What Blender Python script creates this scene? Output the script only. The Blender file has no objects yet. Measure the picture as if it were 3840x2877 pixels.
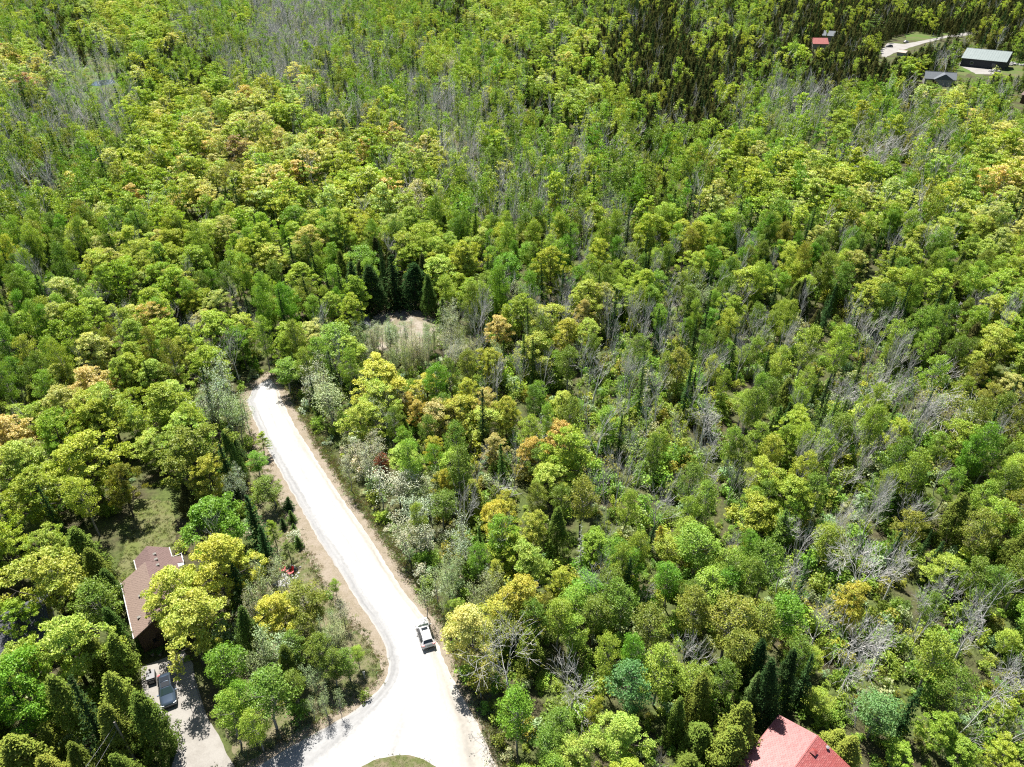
import bpy, math, random
import numpy as np
from mathutils import Vector, Matrix

# ------------------------------------------------------------------ camera, sky, sun, exposure
SC = bpy.context.scene
COL = SC.collection
IW, IH, FPX = 3840, 2877, 2667.0          # photograph size and focal length in its pixels
PITCH, CAMZ = math.radians(33.5), 80.0
cam_data = bpy.data.cameras.new('camera')
cam_data.lens = 36.0 * FPX / IW
cam_data.sensor_width = 36.0
cam_data.clip_start = 0.5
cam_data.clip_end = 6000
cam = bpy.data.objects.new('camera', cam_data)
cam.location = (0, 0, CAMZ)
cam.rotation_euler = (math.pi / 2 - PITCH, 0, 0)
COL.objects.link(cam)
SC.camera = cam

SUN_EL = math.radians(63)
SUN_DIR = Vector((-0.40 * math.cos(SUN_EL), 0.917 * math.cos(SUN_EL), math.sin(SUN_EL))).normalized()
world = bpy.data.worlds.new('World')
SC.world = world
world.use_nodes = True
wn = world.node_tree.nodes
sky = wn.new('ShaderNodeTexSky')
sky.sky_type = 'NISHITA'
sky.sun_disc = False
sky.sun_elevation = SUN_EL
sky.sun_rotation = math.atan2(SUN_DIR.x, SUN_DIR.y)
sky.altitude = 200
wn['Background'].inputs['Strength'].default_value = 0.05
world.node_tree.links.new(sky.outputs[0], wn['Background'].inputs['Color'])

sun_data = bpy.data.lights.new('sun', 'SUN')
sun_data.energy = 5.0
sun_data.angle = math.radians(0.53)
sun_data.color = (1.0, 0.955, 0.88)
sun = bpy.data.objects.new('sun', sun_data)
sun.rotation_euler = SUN_DIR.to_track_quat('Z', 'Y').to_euler()
sun.location = (0, 0, 300)
COL.objects.link(sun)

SC.view_settings.view_transform = 'Standard'
SC.view_settings.look = 'None'
SC.view_settings.exposure = 1.5
SC.view_settings.gamma = 1
SC.view_settings.use_curve_mapping = False
SC.cycles.max_bounces = 6
SC.cycles.diffuse_bounces = 4
SC.cycles.glossy_bounces = 2
SC.cycles.transmission_bounces = 4
SC.cycles.transparent_max_bounces = 4
SC.cycles.caustics_reflective = False
SC.cycles.caustics_refractive = False
SC.cycles.sample_clamp_indirect = 6
SC.cycles.use_adaptive_sampling = False
SC.cycles.use_denoising = False
SC.cycles.pixel_filter_type = 'BLACKMAN_HARRIS'
SC.cycles.filter_width = 1.2

RNG = random.Random(7)
NR = np.random.default_rng(7)
CP, SP = math.cos(PITCH), math.sin(PITCH)


def at(px, py, z=0.0):
    """the place on the level z that the photograph shows at pixel px, py"""
    dx = (px - IW / 2) / FPX
    dy = -(py - IH / 2) / FPX
    d = (dx, CP + dy * SP, -SP + dy * CP)
    t = (z - CAMZ) / d[2]
    return Vector((d[0] * t, d[1] * t, z))


def proj(x, y, z):
    zz = z - CAMZ
    zc = y * CP - zz * SP
    if zc < 1:
        return (-9999, 9999, 1)
    yc = y * SP + zz * CP
    return (IW / 2 + FPX * x / zc, IH / 2 - FPX * yc / zc, zc)


def zoom(n, x, y):
    c, r = (n - 1) % 3, (n - 1) // 3
    return (1280 * c + x * .5795, 958.5 * r + y * .5795)


# ------------------------------------------------------------------ helpers
class MB:
    def __init__(self):
        self.v, self.f, self.m = [], [], []

    def add(self, vs, fs, mi=0):
        o = len(self.v)
        self.v += [tuple(v) for v in vs]
        self.f += [tuple(i + o for i in f) for f in fs]
        self.m += [mi] * len(fs)
        return self

    def box(self, c, s, rot=None, mi=0):
        cx, cy, cz = c
        hx, hy, hz = s[0] / 2, s[1] / 2, s[2] / 2
        vs = [Vector((a * hx, b * hy, d * hz)) for d in (-1, 1) for a, b in ((-1, -1), (1, -1), (1, 1), (-1, 1))]
        if rot is not None:
            vs = [rot @ v for v in vs]
        vs = [(v.x + cx, v.y + cy, v.z + cz) for v in vs]
        return self.add(vs, [(3, 2, 1, 0), (4, 5, 6, 7), (0, 1, 5, 4), (1, 2, 6, 5), (2, 3, 7, 6), (3, 0, 4, 7)], mi)

    def tube(self, pts, rad, n=6, mi=0, cap=True):
        pts = [Vector(p) for p in pts]
        vs, fs = [], []
        for i, p in enumerate(pts):
            d = (pts[min(i + 1, len(pts) - 1)] - pts[max(i - 1, 0)])
            d = d.normalized() if d.length > 1e-6 else Vector((0, 0, 1))
            a = d.cross(Vector((0.31, 0.17, 0.05)) if abs(d.z) > .9 else Vector((0, 0, 1))).normalized()
            b = d.cross(a)
            for k in range(n):
                t = 2 * math.pi * k / n
                q = p + (a * math.cos(t) + b * math.sin(t)) * rad[i]
                vs.append((q.x, q.y, q.z))
        for i in range(len(pts) - 1):
            for k in range(n):
                k2 = (k + 1) % n
                fs.append((i * n + k, i * n + k2, (i + 1) * n + k2, (i + 1) * n + k))
        if cap:
            fs.append(tuple(range(n - 1, -1, -1)))
            fs.append(tuple((len(pts) - 1) * n + k for k in range(n)))
        return self.add(vs, fs, mi)

    def slab(self, quad, t, mi=0):
        """a flat polygon given thickness t along its normal (downwards)"""
        q = [Vector(p) for p in quad]
        nrm = (q[1] - q[0]).cross(q[2] - q[0]).normalized()
        if nrm.z < 0:
            q.reverse()
            nrm = -nrm
        lo = [p - nrm * t for p in q]
        n = len(q)
        fs = [tuple(range(n)), tuple(range(2 * n - 1, n - 1, -1))]
        fs += [(i, i + n, (i + 1) % n + n, (i + 1) % n) for i in range(n)]
        return self.add(q + lo, fs, mi)

    def mesh(self, name, mats, smooth=False):
        me = bpy.data.meshes.new(name)
        me.from_pydata(self.v, [], self.f)
        for m in (mats if isinstance(mats, (list, tuple)) else [mats]):
            me.materials.append(m)
        if any(self.m):
            me.polygons.foreach_set('material_index', self.m)
        if smooth:
            me.polygons.foreach_set('use_smooth', [True] * len(me.polygons))
        me.update()
        return me

    def build(self, name, mats, parent=None, smooth=False):
        return link(name, self.mesh(name, mats, smooth), parent)


def link(name, data, parent=None):
    o = bpy.data.objects.new(name, data)
    COL.objects.link(o)
    if parent is not None:
        o.parent = parent
    return o


def tag(o, label=None, cat=None, group=None, kind=None):
    if label:
        o['label'] = label
    if cat:
        o['category'] = cat
    if group:
        o['group'] = group
    if kind:
        o['kind'] = kind
    return o


def empty(name, loc, rz=0, label=None, cat=None, group=None):
    o = link(name, None)
    o.location = loc
    o.rotation_euler = (0, 0, rz)
    o.empty_display_size = .3
    return tag(o, label, cat, group)


def copy_tree(o, parent=None):
    c = o.copy()
    COL.objects.link(c)
    c.parent = parent
    for ch in list(o.children):
        copy_tree(ch, c)
    return c


def inside(poly, x, y):
    r = False
    j = len(poly) - 1
    for i in range(len(poly)):
        xi, yi = poly[i][0], poly[i][1]
        xj, yj = poly[j][0], poly[j][1]
        if (yi > y) != (yj > y) and x < (xj - xi) * (y - yi) / (yj - yi) + xi:
            r = not r
        j = i
    return r


# ------------------------------------------------------------------ materials
def mat(name, col, rough=.8, metal=0, spec=.3, noise=None, col2=None, scale=4.0, bump=0, detail=6, coords='Object', coat=0):
    m = bpy.data.materials.new(name)
    m.use_nodes = True
    nt = m.node_tree
    b = nt.nodes['Principled BSDF']
    b.inputs['Roughness'].default_value = rough
    b.inputs['Metallic'].default_value = metal
    b.inputs['Specular IOR Level'].default_value = spec
    b.inputs['Coat Weight'].default_value = coat
    b.inputs['Base Color'].default_value = (*col, 1)
    if col2 is not None:
        tc = nt.nodes.new('ShaderNodeTexCoord')
        nz = nt.nodes.new('ShaderNodeTexNoise')
        nz.inputs['Scale'].default_value = scale
        nz.inputs['Detail'].default_value = detail
        nz.inputs['Roughness'].default_value = .65
        nt.links.new(tc.outputs[coords], nz.inputs['Vector'])
        rp = nt.nodes.new('ShaderNodeValToRGB')
        rp.color_ramp.elements[0].position = .35
        rp.color_ramp.elements[1].position = .65
        rp.color_ramp.elements[0].color = (*col, 1)
        rp.color_ramp.elements[1].color = (*col2, 1)
        nt.links.new(nz.outputs['Fac'], rp.inputs['Fac'])
        nt.links.new(rp.outputs['Color'], b.inputs['Base Color'])
        if bump:
            bp = nt.nodes.new('ShaderNodeBump')
            bp.inputs['Strength'].default_value = bump
            bp.inputs['Distance'].default_value = .05
            nt.links.new(nz.outputs['Fac'], bp.inputs['Height'])
            nt.links.new(bp.outputs['Normal'], b.inputs['Normal'])
    return m


def ground_mat(name, cols, s1, s2, s3=None, bump=.4):
    """blend of several earth colours with large patches and fine grain"""
    m = bpy.data.materials.new(name)
    m.use_nodes = True
    nt = m.node_tree
    L = nt.links.new
    b = nt.nodes['Principled BSDF']
    b.inputs['Roughness'].default_value = .95
    b.inputs['Specular IOR Level'].default_value = .1
    tc = nt.nodes.new('ShaderNodeTexCoord')

    def nz(s, d, r=.6):
        n = nt.nodes.new('ShaderNodeTexNoise')
        n.inputs['Scale'].default_value = s
        n.inputs['Detail'].default_value = d
        n.inputs['Roughness'].default_value = r
        L(tc.outputs['Object'], n.inputs['Vector'])
        return n

    def ramp(n, a, bb, c0, c1):
        r = nt.nodes.new('ShaderNodeValToRGB')
        r.color_ramp.elements[0].position = a
        r.color_ramp.elements[1].position = bb
        r.color_ramp.elements[0].color = (*c0, 1)
        r.color_ramp.elements[1].color = (*c1, 1)
        L(n.outputs['Fac'], r.inputs['Fac'])
        return r
    a = nz(s1, 5)
    f = nz(s2, 8, .75)
    r1 = ramp(f, .36, .64, cols[0], cols[1])
    r2 = ramp(f, .36, .64, cols[2], cols[3])
    k = ramp(a, .42, .58, (0, 0, 0), (1, 1, 1))
    mx = nt.nodes.new('ShaderNodeMixRGB')
    L(k.outputs['Color'], mx.inputs['Fac'])
    L(r1.outputs['Color'], mx.inputs['Color1'])
    L(r2.outputs['Color'], mx.inputs['Color2'])
    L(mx.outputs['Color'], b.inputs['Base Color'])
    bp = nt.nodes.new('ShaderNodeBump')
    bp.inputs['Strength'].default_value = bump
    bp.inputs['Distance'].default_value = .08
    L(f.outputs['Fac'], bp.inputs['Height'])
    L(bp.outputs['Normal'], b.inputs['Normal'])
    return m


def leaf_mat(name, trans=.36, vary=.16, gloss=.015, warm=(.99, 1.06, .38)):
    """leaf: reflects and lets light through; the colour is each tree's own 'tint'"""
    m = bpy.data.materials.new(name)
    m.use_nodes = True
    nt = m.node_tree
    L = nt.links.new
    nt.nodes.remove(nt.nodes['Principled BSDF'])
    out = nt.nodes['Material Output']
    at_ = nt.nodes.new('ShaderNodeAttribute')
    at_.attribute_type = 'INSTANCER'
    at_.attribute_name = 'tint'
    va = nt.nodes.new('ShaderNodeAttribute')
    va.attribute_name = 'hue'
    mr = nt.nodes.new('ShaderNodeMapRange')
    mr.inputs['To Min'].default_value = 1 - vary
    mr.inputs['To Max'].default_value = 1 + vary
    L(va.outputs['Fac'], mr.inputs['Value'])
    cmb = nt.nodes.new('ShaderNodeCombineXYZ')       # young leaves lean to yellow, older to green
    L(mr.outputs['Result'], cmb.inputs['X'])
    cmb.inputs['Y'].default_value = 1
    cmb.inputs['Z'].default_value = 1
    mul = nt.nodes.new('ShaderNodeVectorMath')
    mul.operation = 'MULTIPLY'
    L(at_.outputs['Color'], mul.inputs[0])
    L(cmb.outputs['Vector'], mul.inputs[1])
    mul2 = nt.nodes.new('ShaderNodeVectorMath')
    mul2.operation = 'MULTIPLY'
    mul2.inputs[1].default_value = warm
    L(mul.outputs[0], mul2.inputs[0])
    d = nt.nodes.new('ShaderNodeBsdfDiffuse')
    t = nt.nodes.new('ShaderNodeBsdfTranslucent')
    L(mul.outputs[0], d.inputs['Color'])
    L(mul2.outputs[0], t.inputs['Color'])
    mx = nt.nodes.new('ShaderNodeMixShader')
    mx.inputs[0].default_value = trans
    L(d.outputs[0], mx.inputs[1])
    L(t.outputs[0], mx.inputs[2])
    if gloss:
        g = nt.nodes.new('ShaderNodeBsdfGlossy')
        g.inputs['Roughness'].default_value = .45
        m2 = nt.nodes.new('ShaderNodeMixShader')
        m2.inputs[0].default_value = gloss
        L(mx.outputs[0], m2.inputs[1])
        L(g.outputs[0], m2.inputs[2])
        mx = m2
    L(mx.outputs[0], out.inputs['Surface'])
    return m


M = {}
M['floor'] = ground_mat('forest_floor', [(.032, .029, .016), (.072, .064, .036), (.036, .050, .014), (.082, .105, .030)], .11, 1.6)
M['lawn'] = ground_mat('lawn_grass', [(.075, .092, .026), (.098, .112, .036), (.092, .098, .038), (.118, .116, .056)], .35, 5.0)
M['verge'] = ground_mat('verge_grass', [(.060, .076, .024), (.092, .100, .040), (.105, .096, .054), (.150, .130, .085)], .5, 4.0)
M['shoulder'] = ground_mat('sandy_shoulder', [(.165, .138, .108), (.225, .192, .152), (.135, .115, .080), (.205, .172, .132)], .8, 5.0)
M['clearing'] = ground_mat('sandy_clearing', [(.160, .138, .110), (.260, .235, .200), (.105, .090, .060), (.175, .150, .108)], .35, 2.5)
M['marsh'] = ground_mat('marsh_grass', [(.045, .090, .015), (.070, .115, .022), (.070, .078, .030), (.095, .095, .042)], .05, .8)
M['concrete'] = ground_mat('driveway_concrete', [(.205, .195, .178), (.235, .222, .205), (.175, .163, .148), (.215, .203, .185)], .6, 6.0, bump=.1)
M['asphalt'] = ground_mat('old_asphalt', [(.055, .060, .070), (.085, .090, .100), (.045, .050, .056), (.070, .076, .082)], .8, 5.0, bump=.2)
M['gravel_far'] = ground_mat('far_gravel', [(.190, .182, .172), (.250, .240, .225), (.165, .155, .142), (.215, .205, .190)], .2, 2.0)


def road_mat():
    m = bpy.data.materials.new('gravel_road')
    m.use_nodes = True
    nt = m.node_tree
    L = nt.links.new
    b = nt.nodes['Principled BSDF']
    b.inputs['Roughness'].default_value = .9
    b.inputs['Specular IOR Level'].default_value = .2
    uv = nt.nodes.new('ShaderNodeUVMap')
    uv.uv_map = 'across'
    tc = nt.nodes.new('ShaderNodeTexCoord')
    n1 = nt.nodes.new('ShaderNodeTexNoise')      # long streaks left by wheels and the grader
    mp = nt.nodes.new('ShaderNodeMapping')
    mp.inputs['Scale'].default_value = (14, .10, 1)
    L(uv.outputs[0], mp.inputs[0])
    n1.inputs['Scale'].default_value = 1.0
    n1.inputs['Detail'].default_value = 4
    L(mp.outputs[0], n1.inputs['Vector'])
    n2 = nt.nodes.new('ShaderNodeTexNoise')
    n2.inputs['Scale'].default_value = 2.2
    n2.inputs['Detail'].default_value = 8
    n2.inputs['Roughness'].default_value = .75
    L(tc.outputs['Object'], n2.inputs['Vector'])
    sep = nt.nodes.new('ShaderNodeSeparateXYZ')
    L(uv.outputs[0], sep.inputs[0])
    rp = nt.nodes.new('ShaderNodeValToRGB')      # the chip-sealed band is greyer than the loose stone
    e = rp.color_ramp.elements
    e[0].position, e[0].color = 0, (.215, .205, .19, 1)
    e[1].position, e[1].color = 1, (.245, .23, .21, 1)
    for p, c in ((.05, (.168, .168, .168)), (.20, (.180, .180, .180)), (.26, (.245, .242, .238)), (.34, (.275, .271, .265)), (.52, (.225, .222, .218)), (.60, (.275, .27, .262)), (.80, (.245, .238, .226)), (.9, (.205, .192, .170))):
        k = e.new(p)
        k.color = (*c, 1)
    ad = nt.nodes.new('ShaderNodeMath')
    ad.operation = 'MULTIPLY_ADD'
    ad.inputs[1].default_value = .08
    L(n2.outputs['Fac'], ad.inputs[0])
    L(sep.outputs[0], ad.inputs[2])
    sb = nt.nodes.new('ShaderNodeMath')
    sb.operation = 'SUBTRACT'
    sb.inputs[1].default_value = .04
    L(ad.outputs[0], sb.inputs[0])
    L(sb.outputs[0], rp.inputs['Fac'])
    mr = nt.nodes.new('ShaderNodeMapRange')
    mr.inputs['From Min'].default_value = .3
    mr.inputs['From Max'].default_value = .7
    mr.inputs['To Min'].default_value = 1.0
    mr.inputs['To Max'].default_value = 1.42
    L(n1.outputs['Fac'], mr.inputs['Value'])
    mr2 = nt.nodes.new('ShaderNodeMapRange')
    mr2.inputs['From Min'].default_value = .3
    mr2.inputs['From Max'].default_value = .7
    mr2.inputs['To Min'].default_value = .85
    mr2.inputs['To Max'].default_value = 1.12
    L(n2.outputs['Fac'], mr2.inputs['Value'])
    mu = nt.nodes.new('ShaderNodeMath')
    mu.operation = 'MULTIPLY'
    L(mr.outputs[0], mu.inputs[0])
    L(mr2.outputs[0], mu.inputs[1])
    vm = nt.nodes.new('ShaderNodeVectorMath')
    vm.operation = 'SCALE'
    L(rp.outputs[0], vm.inputs[0])
    L(mu.outputs[0], vm.inputs['Scale'])
    L(vm.outputs[0], b.inputs['Base Color'])
    bp = nt.nodes.new('ShaderNodeBump')
    bp.inputs['Strength'].default_value = .4
    bp.inputs['Distance'].default_value = .04
    L(n2.outputs['Fac'], bp.inputs['Height'])
    L(bp.outputs['Normal'], b.inputs['Normal'])
    return m


M['road'] = road_mat()
M['bark_dark'] = mat('dark_bark', (.045, .038, .030), .95, col2=(.10, .09, .075), scale=6)
M['bark_grey'] = mat('grey_bark', (.17, .16, .14), .95, col2=(.30, .285, .26), scale=5)
M['bark_pale'] = mat('weathered_bare_wood', (.38, .37, .35), .95, col2=(.60, .585, .56), scale=3)
M['leaf'] = leaf_mat('broad_leaf')
M['needle'] = leaf_mat('needles', trans=.22, vary=.12, gloss=0, warm=(1.1, 1.05, .7))
M['white_wood'] = mat('white_painted_wood', (.42, .42, .41), .6, col2=(.36, .355, .34), scale=3)
M['brown_side'] = mat('brown_wood_siding', (.065, .040, .027), .8, col2=(.09, .056, .038), scale=4)
M['brown_roof'] = mat('brown_shingle', (.130, .094, .077), .9, col2=(.180, .132, .108), scale=9)
M['brown_roof2'] = mat('reddish_sun_tone_shingle', (.100, .066, .060), .9, col2=(.140, .094, .085), scale=9)  # reddish rear roof; also paints the sun angle into the main right slope
M['red_roof'] = mat('red_glossy_shingle', (.150, .017, .014), .48, spec=1.0, col2=(.205, .030, .024), scale=7)
M['grey_roof'] = mat('dark_grey_shingle', (.040, .043, .050), .8, col2=(.070, .074, .084), scale=8)
M['greyblue_roof'] = mat('blue_grey_shingle', (.075, .085, .097), .8, col2=(.10, .112, .125), scale=2)
M['barn_roof'] = mat('pale_green_metal', (.110, .138, .137), .6, metal=.1, col2=(.135, .165, .163), scale=.5)
M['barn_wall'] = mat('dark_barn_boards', (.025, .025, .03), .8, col2=(.04, .04, .045), scale=2)
M['coral_roof'] = mat('faded_red_metal', (.18, .042, .036), .6, col2=(.215, .058, .048), scale=.7)
M['stucco'] = mat('pale_siding', (.22, .215, .20), .8, col2=(.26, .255, .24), scale=1)
M['glass'] = mat('dark_glass', (.012, .015, .018), .06, spec=.6)
M['glass_green'] = mat('tinted_glass', (.02, .035, .035), .05, spec=.6)
M['white_paint'] = mat('white_car_paint', (.46, .46, .46), .25, spec=.5, coat=.6)
M['blue_paint'] = mat('steel_blue_car_paint', (.06, .085, .12), .22, metal=.5, spec=.5, coat=1)
M['silver_paint'] = mat('silver_car_paint', (.5, .5, .5), .3, metal=.4, coat=.6)
M['black_paint'] = mat('black_car_paint', (.02, .02, .024), .25, spec=.5, coat=.6)
M['black'] = mat('black_plastic', (.02, .02, .02), .6)
M['tyre'] = mat('rubber', (.018, .018, .018), .85)
M['rim'] = mat('alloy', (.45, .45, .46), .35, metal=.8)
M['tail'] = mat('red_lamp', (.45, .01, .01), .25, spec=.6)
M['head'] = mat('clear_lamp', (.6, .62, .64), .15, spec=.7)
M['red_plastic'] = mat('red_painted_slats', (.30, .012, .016), .5, col2=(.36, .022, .024), scale=6)
M['stone'] = mat('pale_stone', (.24, .235, .225), .9, col2=(.34, .335, .325), scale=5)
M['dark_stone'] = mat('dark_stone', (.10, .095, .085), .9, col2=(.2, .19, .17), scale=5)
M['metal_grey'] = mat('galvanised_metal', (.17, .17, .175), .85, metal=0, spec=.1, col2=(.21, .21, .215), scale=2)
M['dark_metal'] = mat('blackened_metal', (.02, .02, .02), .6, metal=.3)
M['pole'] = mat('weathered_pole', (.15, .13, .105), .9, col2=(.22, .20, .17), scale=6)
M['wire'] = mat('wire', (.25, .25, .26), .5, metal=.5)
M['log'] = mat('fallen_log', (.17, .14, .10), .9, col2=(.26, .225, .175), scale=3)
M['cut'] = mat('cut_firewood', (.24, .18, .12), .9, col2=(.30, .24, .165), scale=5)
M['birch_white'] = mat('white_birch_wood', (.62, .60, .56), .8, col2=(.72, .71, .68), scale=3)
M['water'] = mat('pond_water', (.02, .03, .03), .04, spec=.5)
M['tarp'] = mat('grey_tarp', (.36, .38, .40), .6, col2=(.46, .48, .5), scale=.8)


# ------------------------------------------------------------------ ground, road, clearings
def sheet(name, pts, z, m, jit=0.0, step=.6, label=None, kind='structure'):
    """a ground sheet with an uneven border from a ring of world points"""
    ring = []
    n = len(pts)
    r = random.Random(len(pts) * 31 + int(pts[0][0] * 7))
    for i in range(n):
        a, b = Vector(pts[i][:2]), Vector(pts[(i + 1) % n][:2])
        k = max(1, int((b - a).length / step)) if jit else 1
        d = (b - a).normalized()
        nn = Vector((-d.y, d.x))
        for q in range(k):
            p = a.lerp(b, q / k)
            if jit:
                p = p + nn * r.uniform(-jit, jit) * .7 + d * r.uniform(-jit, jit) * .4
            ring.append((p.x, p.y, z))
    mb = MB()
    mb.add(ring, [tuple(range(len(ring)))])
    o = mb.build(name, m)
    me = o.data
    import bmesh
    bm = bmesh.new()
    bm.from_mesh(me)
    bmesh.ops.triangulate(bm, faces=bm.faces[:])
    bmesh.ops.recalc_face_normals(bm, faces=bm.faces[:])
    for f in bm.faces:
        if f.normal.z < 0:
            f.normal_flip()
    bm.to_mesh(me)
    bm.free()
    tag(o, label, None, None, kind)
    return o


def px_ring(ps, z=0):
    return [at(x, y, z) for x, y in ps]


gm = MB()
gm.add([(-3500, -400, 0), (3500, -400, 0), (3500, 5000, 0), (-3500, 5000, 0)], [(0, 1, 2, 3)])
tag(gm.build('ground', M['floor']), 'leaf littered forest floor between the trees', None, None, 'structure')

ROAD_L = [(1010, 1420), (955, 1452), (925, 1505), (980, 1640), (1042, 1753), (1120, 1893), (1198, 2031), (1275, 2150), (1354, 2274), (1410, 2352), (1442, 2420), (1457, 2490), (1450, 2545), (1418, 2592), (1319, 2673), (1198, 2743), (1080, 2806), (930, 2900), (760, 3010)]
ROAD_R = [(1020, 1430), (1045, 1462), (1060, 1510), (1118, 1620), (1180, 1715), (1250, 1823), (1310, 1910), (1371, 1996), (1432, 2092), (1493, 2187), (1550, 2262), (1600, 2330), (1640, 2410), (1675, 2500), (1720, 2590), (1765, 2670), (1808, 2750), (1850, 2850), (1960, 3100)]


def resample(ps, n):
    P = [Vector(p) for p in ps]
    L = [0]
    for i in range(1, len(P)):
        L.append(L[-1] + (P[i] - P[i - 1]).length)
    out = []
    for k in range(n):
        t = L[-1] * k / (n - 1)
        i = 1
        while i < len(P) - 1 and L[i] < t:
            i += 1
        u = (t - L[i - 1]) / max(1e-6, L[i] - L[i - 1])
        out.append(P[i - 1].lerp(P[i], u))
    return out


def strip(name, left, right, z, m, n=160, across=14, jit=.12, label=None):
    Lp = resample([tuple(p[:2]) for p in left], n)
    Rp = resample([tuple(p[:2]) for p in right], n)
    r = random.Random(5)
    vs, fs, uvs = [], [], []
    dist = 0
    for i in range(n):
        if i:
            dist += ((Lp[i] + Rp[i]) / 2 - (Lp[i - 1] + Rp[i - 1]) / 2).length
        a, b = Lp[i], Rp[i]
        d = (b - a).normalized()
        a = a + d * r.uniform(-jit, jit)
        b = b + d * r.uniform(-jit, jit)
        for k in range(across + 1):
            p = a.lerp(b, k / across)
            crown = .05 * (1 - (2 * k / across - 1) ** 2)
            vs.append((p.x, p.y, z + crown))
            uvs.append((k / across, dist))
    for i in range(n - 1):
        for k in range(across):
            q = i * (across + 1) + k
            fs.append((q, q + 1, q + across + 2, q + across + 1))
    mb = MB()
    mb.add(vs, fs)
    o = mb.build(name, m, smooth=True)
    ul = o.data.uv_layers.new(name='across')
    for lp in o.data.loops:
        ul.data[lp.index].uv = uvs[lp.vertex_index]
    if o.data.polygons[0].normal.z < 0:
        o.data.flip_normals()
    return tag(o, label, None, None, 'structure')


strip('gravel_road', px_ring(ROAD_L), px_ring(ROAD_R), .07, M['road'], label='pale gravel road running up to its dead end in the forest')
# sandy shoulders just outside the road on both sides
SH_L = [(1000, 1395), (925, 1440), (890, 1505), (925, 1620), (985, 1765), (1055, 1905), (1120, 2040), (1190, 2160), (1275, 2290), (1345, 2370), (1400, 2440), (1425, 2500), (1420, 2540), (1385, 2575), (1290, 2650), (1175, 2715), (1060, 2778), (900, 2878), (700, 3000)]
SH_R = [(1030, 1400), (1080, 1440), (1115, 1510), (1165, 1600), (1215, 1685), (1290, 1800), (1355, 1890), (1425, 1985), (1490, 2080), (1560, 2180), (1620, 2260), (1670, 2330), (1700, 2400), (1725, 2480), (1765, 2570), (1800, 2650), (1840, 2740), (1875, 2850), (2000, 3100)]
strip('sandy_shoulder', px_ring(SH_L), px_ring(SH_R), .015, M['shoulder'], jit=.28, label='beige sandy shoulder on both edges of the gravel road')
sheet('verge', px_ring([(930, 1560), (1000, 1720), (1080, 1880), (1150, 2020), (1230, 2170), (1320, 2300), (1395, 2390), (1425, 2470), (1425, 2550), (1380, 2600), (1260, 2680), (1120, 2760), (900, 2870), (830, 2700), (960, 2500), (1000, 2250), (990, 2050), (960, 1900), (930, 1750)]), .008, M['verge'], .35, label='dry mown verge between the house trees and the road')
sheet('verge', px_ring([(1340, 2890), (1400, 2853), (1470, 2836), (1530, 2834), (1590, 2848), (1650, 2885), (1700, 3000), (1560, 3060), (1380, 3000)]), .085 + .06, M['verge'], .12, label='small mown grass island in the road fork')
sheet('verge', px_ring([(1790, 2560), (1850, 2690), (1900, 2860), (1960, 2900), (1930, 2740), (1860, 2580), (1780, 2420)]), .005, M['verge'], .3, label='thin grass strip beside the wider fork of the road')
sheet('lawn', px_ring([(505, 1870), (640, 1880), (665, 1990), (640, 2080), (700, 2120), (640, 2400), (480, 2440), (440, 2260), (430, 2150), (470, 2060)]), .012, M['lawn'], .3, label='sunlit mown lawn behind the brown house')
sheet('driveway', px_ring([(530, 2500), (530, 2560), (555, 2640), (640, 2740), (668, 2790), (640, 2890), (640, 3000), (880, 3010), (890, 2890), (852, 2830), (830, 2775), (760, 2660), (730, 2560), (725, 2492), (690, 2440), (640, 2460)]), .04, M['concrete'], .06, label='pale concrete driveway in front of the brown house')
sheet('driveway', px_ring([(215, 2890), (230, 2840), (310, 2800), (360, 2805), (370, 2890), (340, 2990), (200, 2990)]), .03, M['asphalt'], .08, label='dark grey neighbouring driveway under the cedars')
sheet('sandy_clearing', px_ring([(1352, 1235), (1400, 1188), (1440, 1165), (1500, 1160), (1560, 1164), (1610, 1172), (1640, 1215), (1620, 1265), (1590, 1300), (1520, 1330), (1440, 1320), (1375, 1290)]), .012, M['clearing'], .5, label='sunlit sandy clearing beyond the silvery saplings')
sheet('marsh', px_ring([(60, 260), (150, 200), (250, 165), (420, 150), (500, 200), (520, 300), (470, 400), (330, 420), (180, 400), (80, 340)]), .02, M['marsh'], 3, step=12, label='open green marsh in the forest far off')
sheet('pond', px_ring([(330, 322), (350, 308), (390, 299), (425, 300), (432, 310), (405, 318), (370, 324)]), .05, M['water'], .8, step=4, label='small pond in the far marsh')
sheet('gravel_lane', px_ring([(3307, 212), (3300, 190), (3318, 175), (3330, 160), (3390, 166), (3432, 158), (3490, 147), (3545, 135), (3585, 129), (3640, 118), (3700, 106), (3840, 92), (3840, 100), (3600, 137), (3550, 142), (3485, 158), (3440, 170), (3390, 186), (3350, 200), (3322, 216)]), .05, M['gravel_far'], .6, step=5, label='pale lane bending between the far houses')
sheet('lawn', px_ring([(3400, 150), (3390, 130), (3440, 118), (3500, 130), (3560, 122), (3540, 138), (3480, 150)]), .02, M['marsh'], .6, step=5, label='green lawn beyond the far lane')
sheet('lawn', px_ring([(3585, 250), (3630, 245), (3650, 265), (3620, 285), (3590, 278)]), .02, M['marsh'], .5, step=4, label='small bright lawn beside the far barn')
sheet('lawn', px_ring([(3770, 230), (3900, 230), (3900, 300), (3770, 290), (3720, 262)]), .02, M['marsh'], .5, step=4, label='grass round the far rock heaps')
sheet('gravel_yard', px_ring([(3585, 232), (3610, 228), (3660, 250), (3720, 262), (3730, 280), (3660, 278), (3600, 246)]), .035, M['gravel_far'], .5, step=4, label='pale yard along the far barn')


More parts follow.
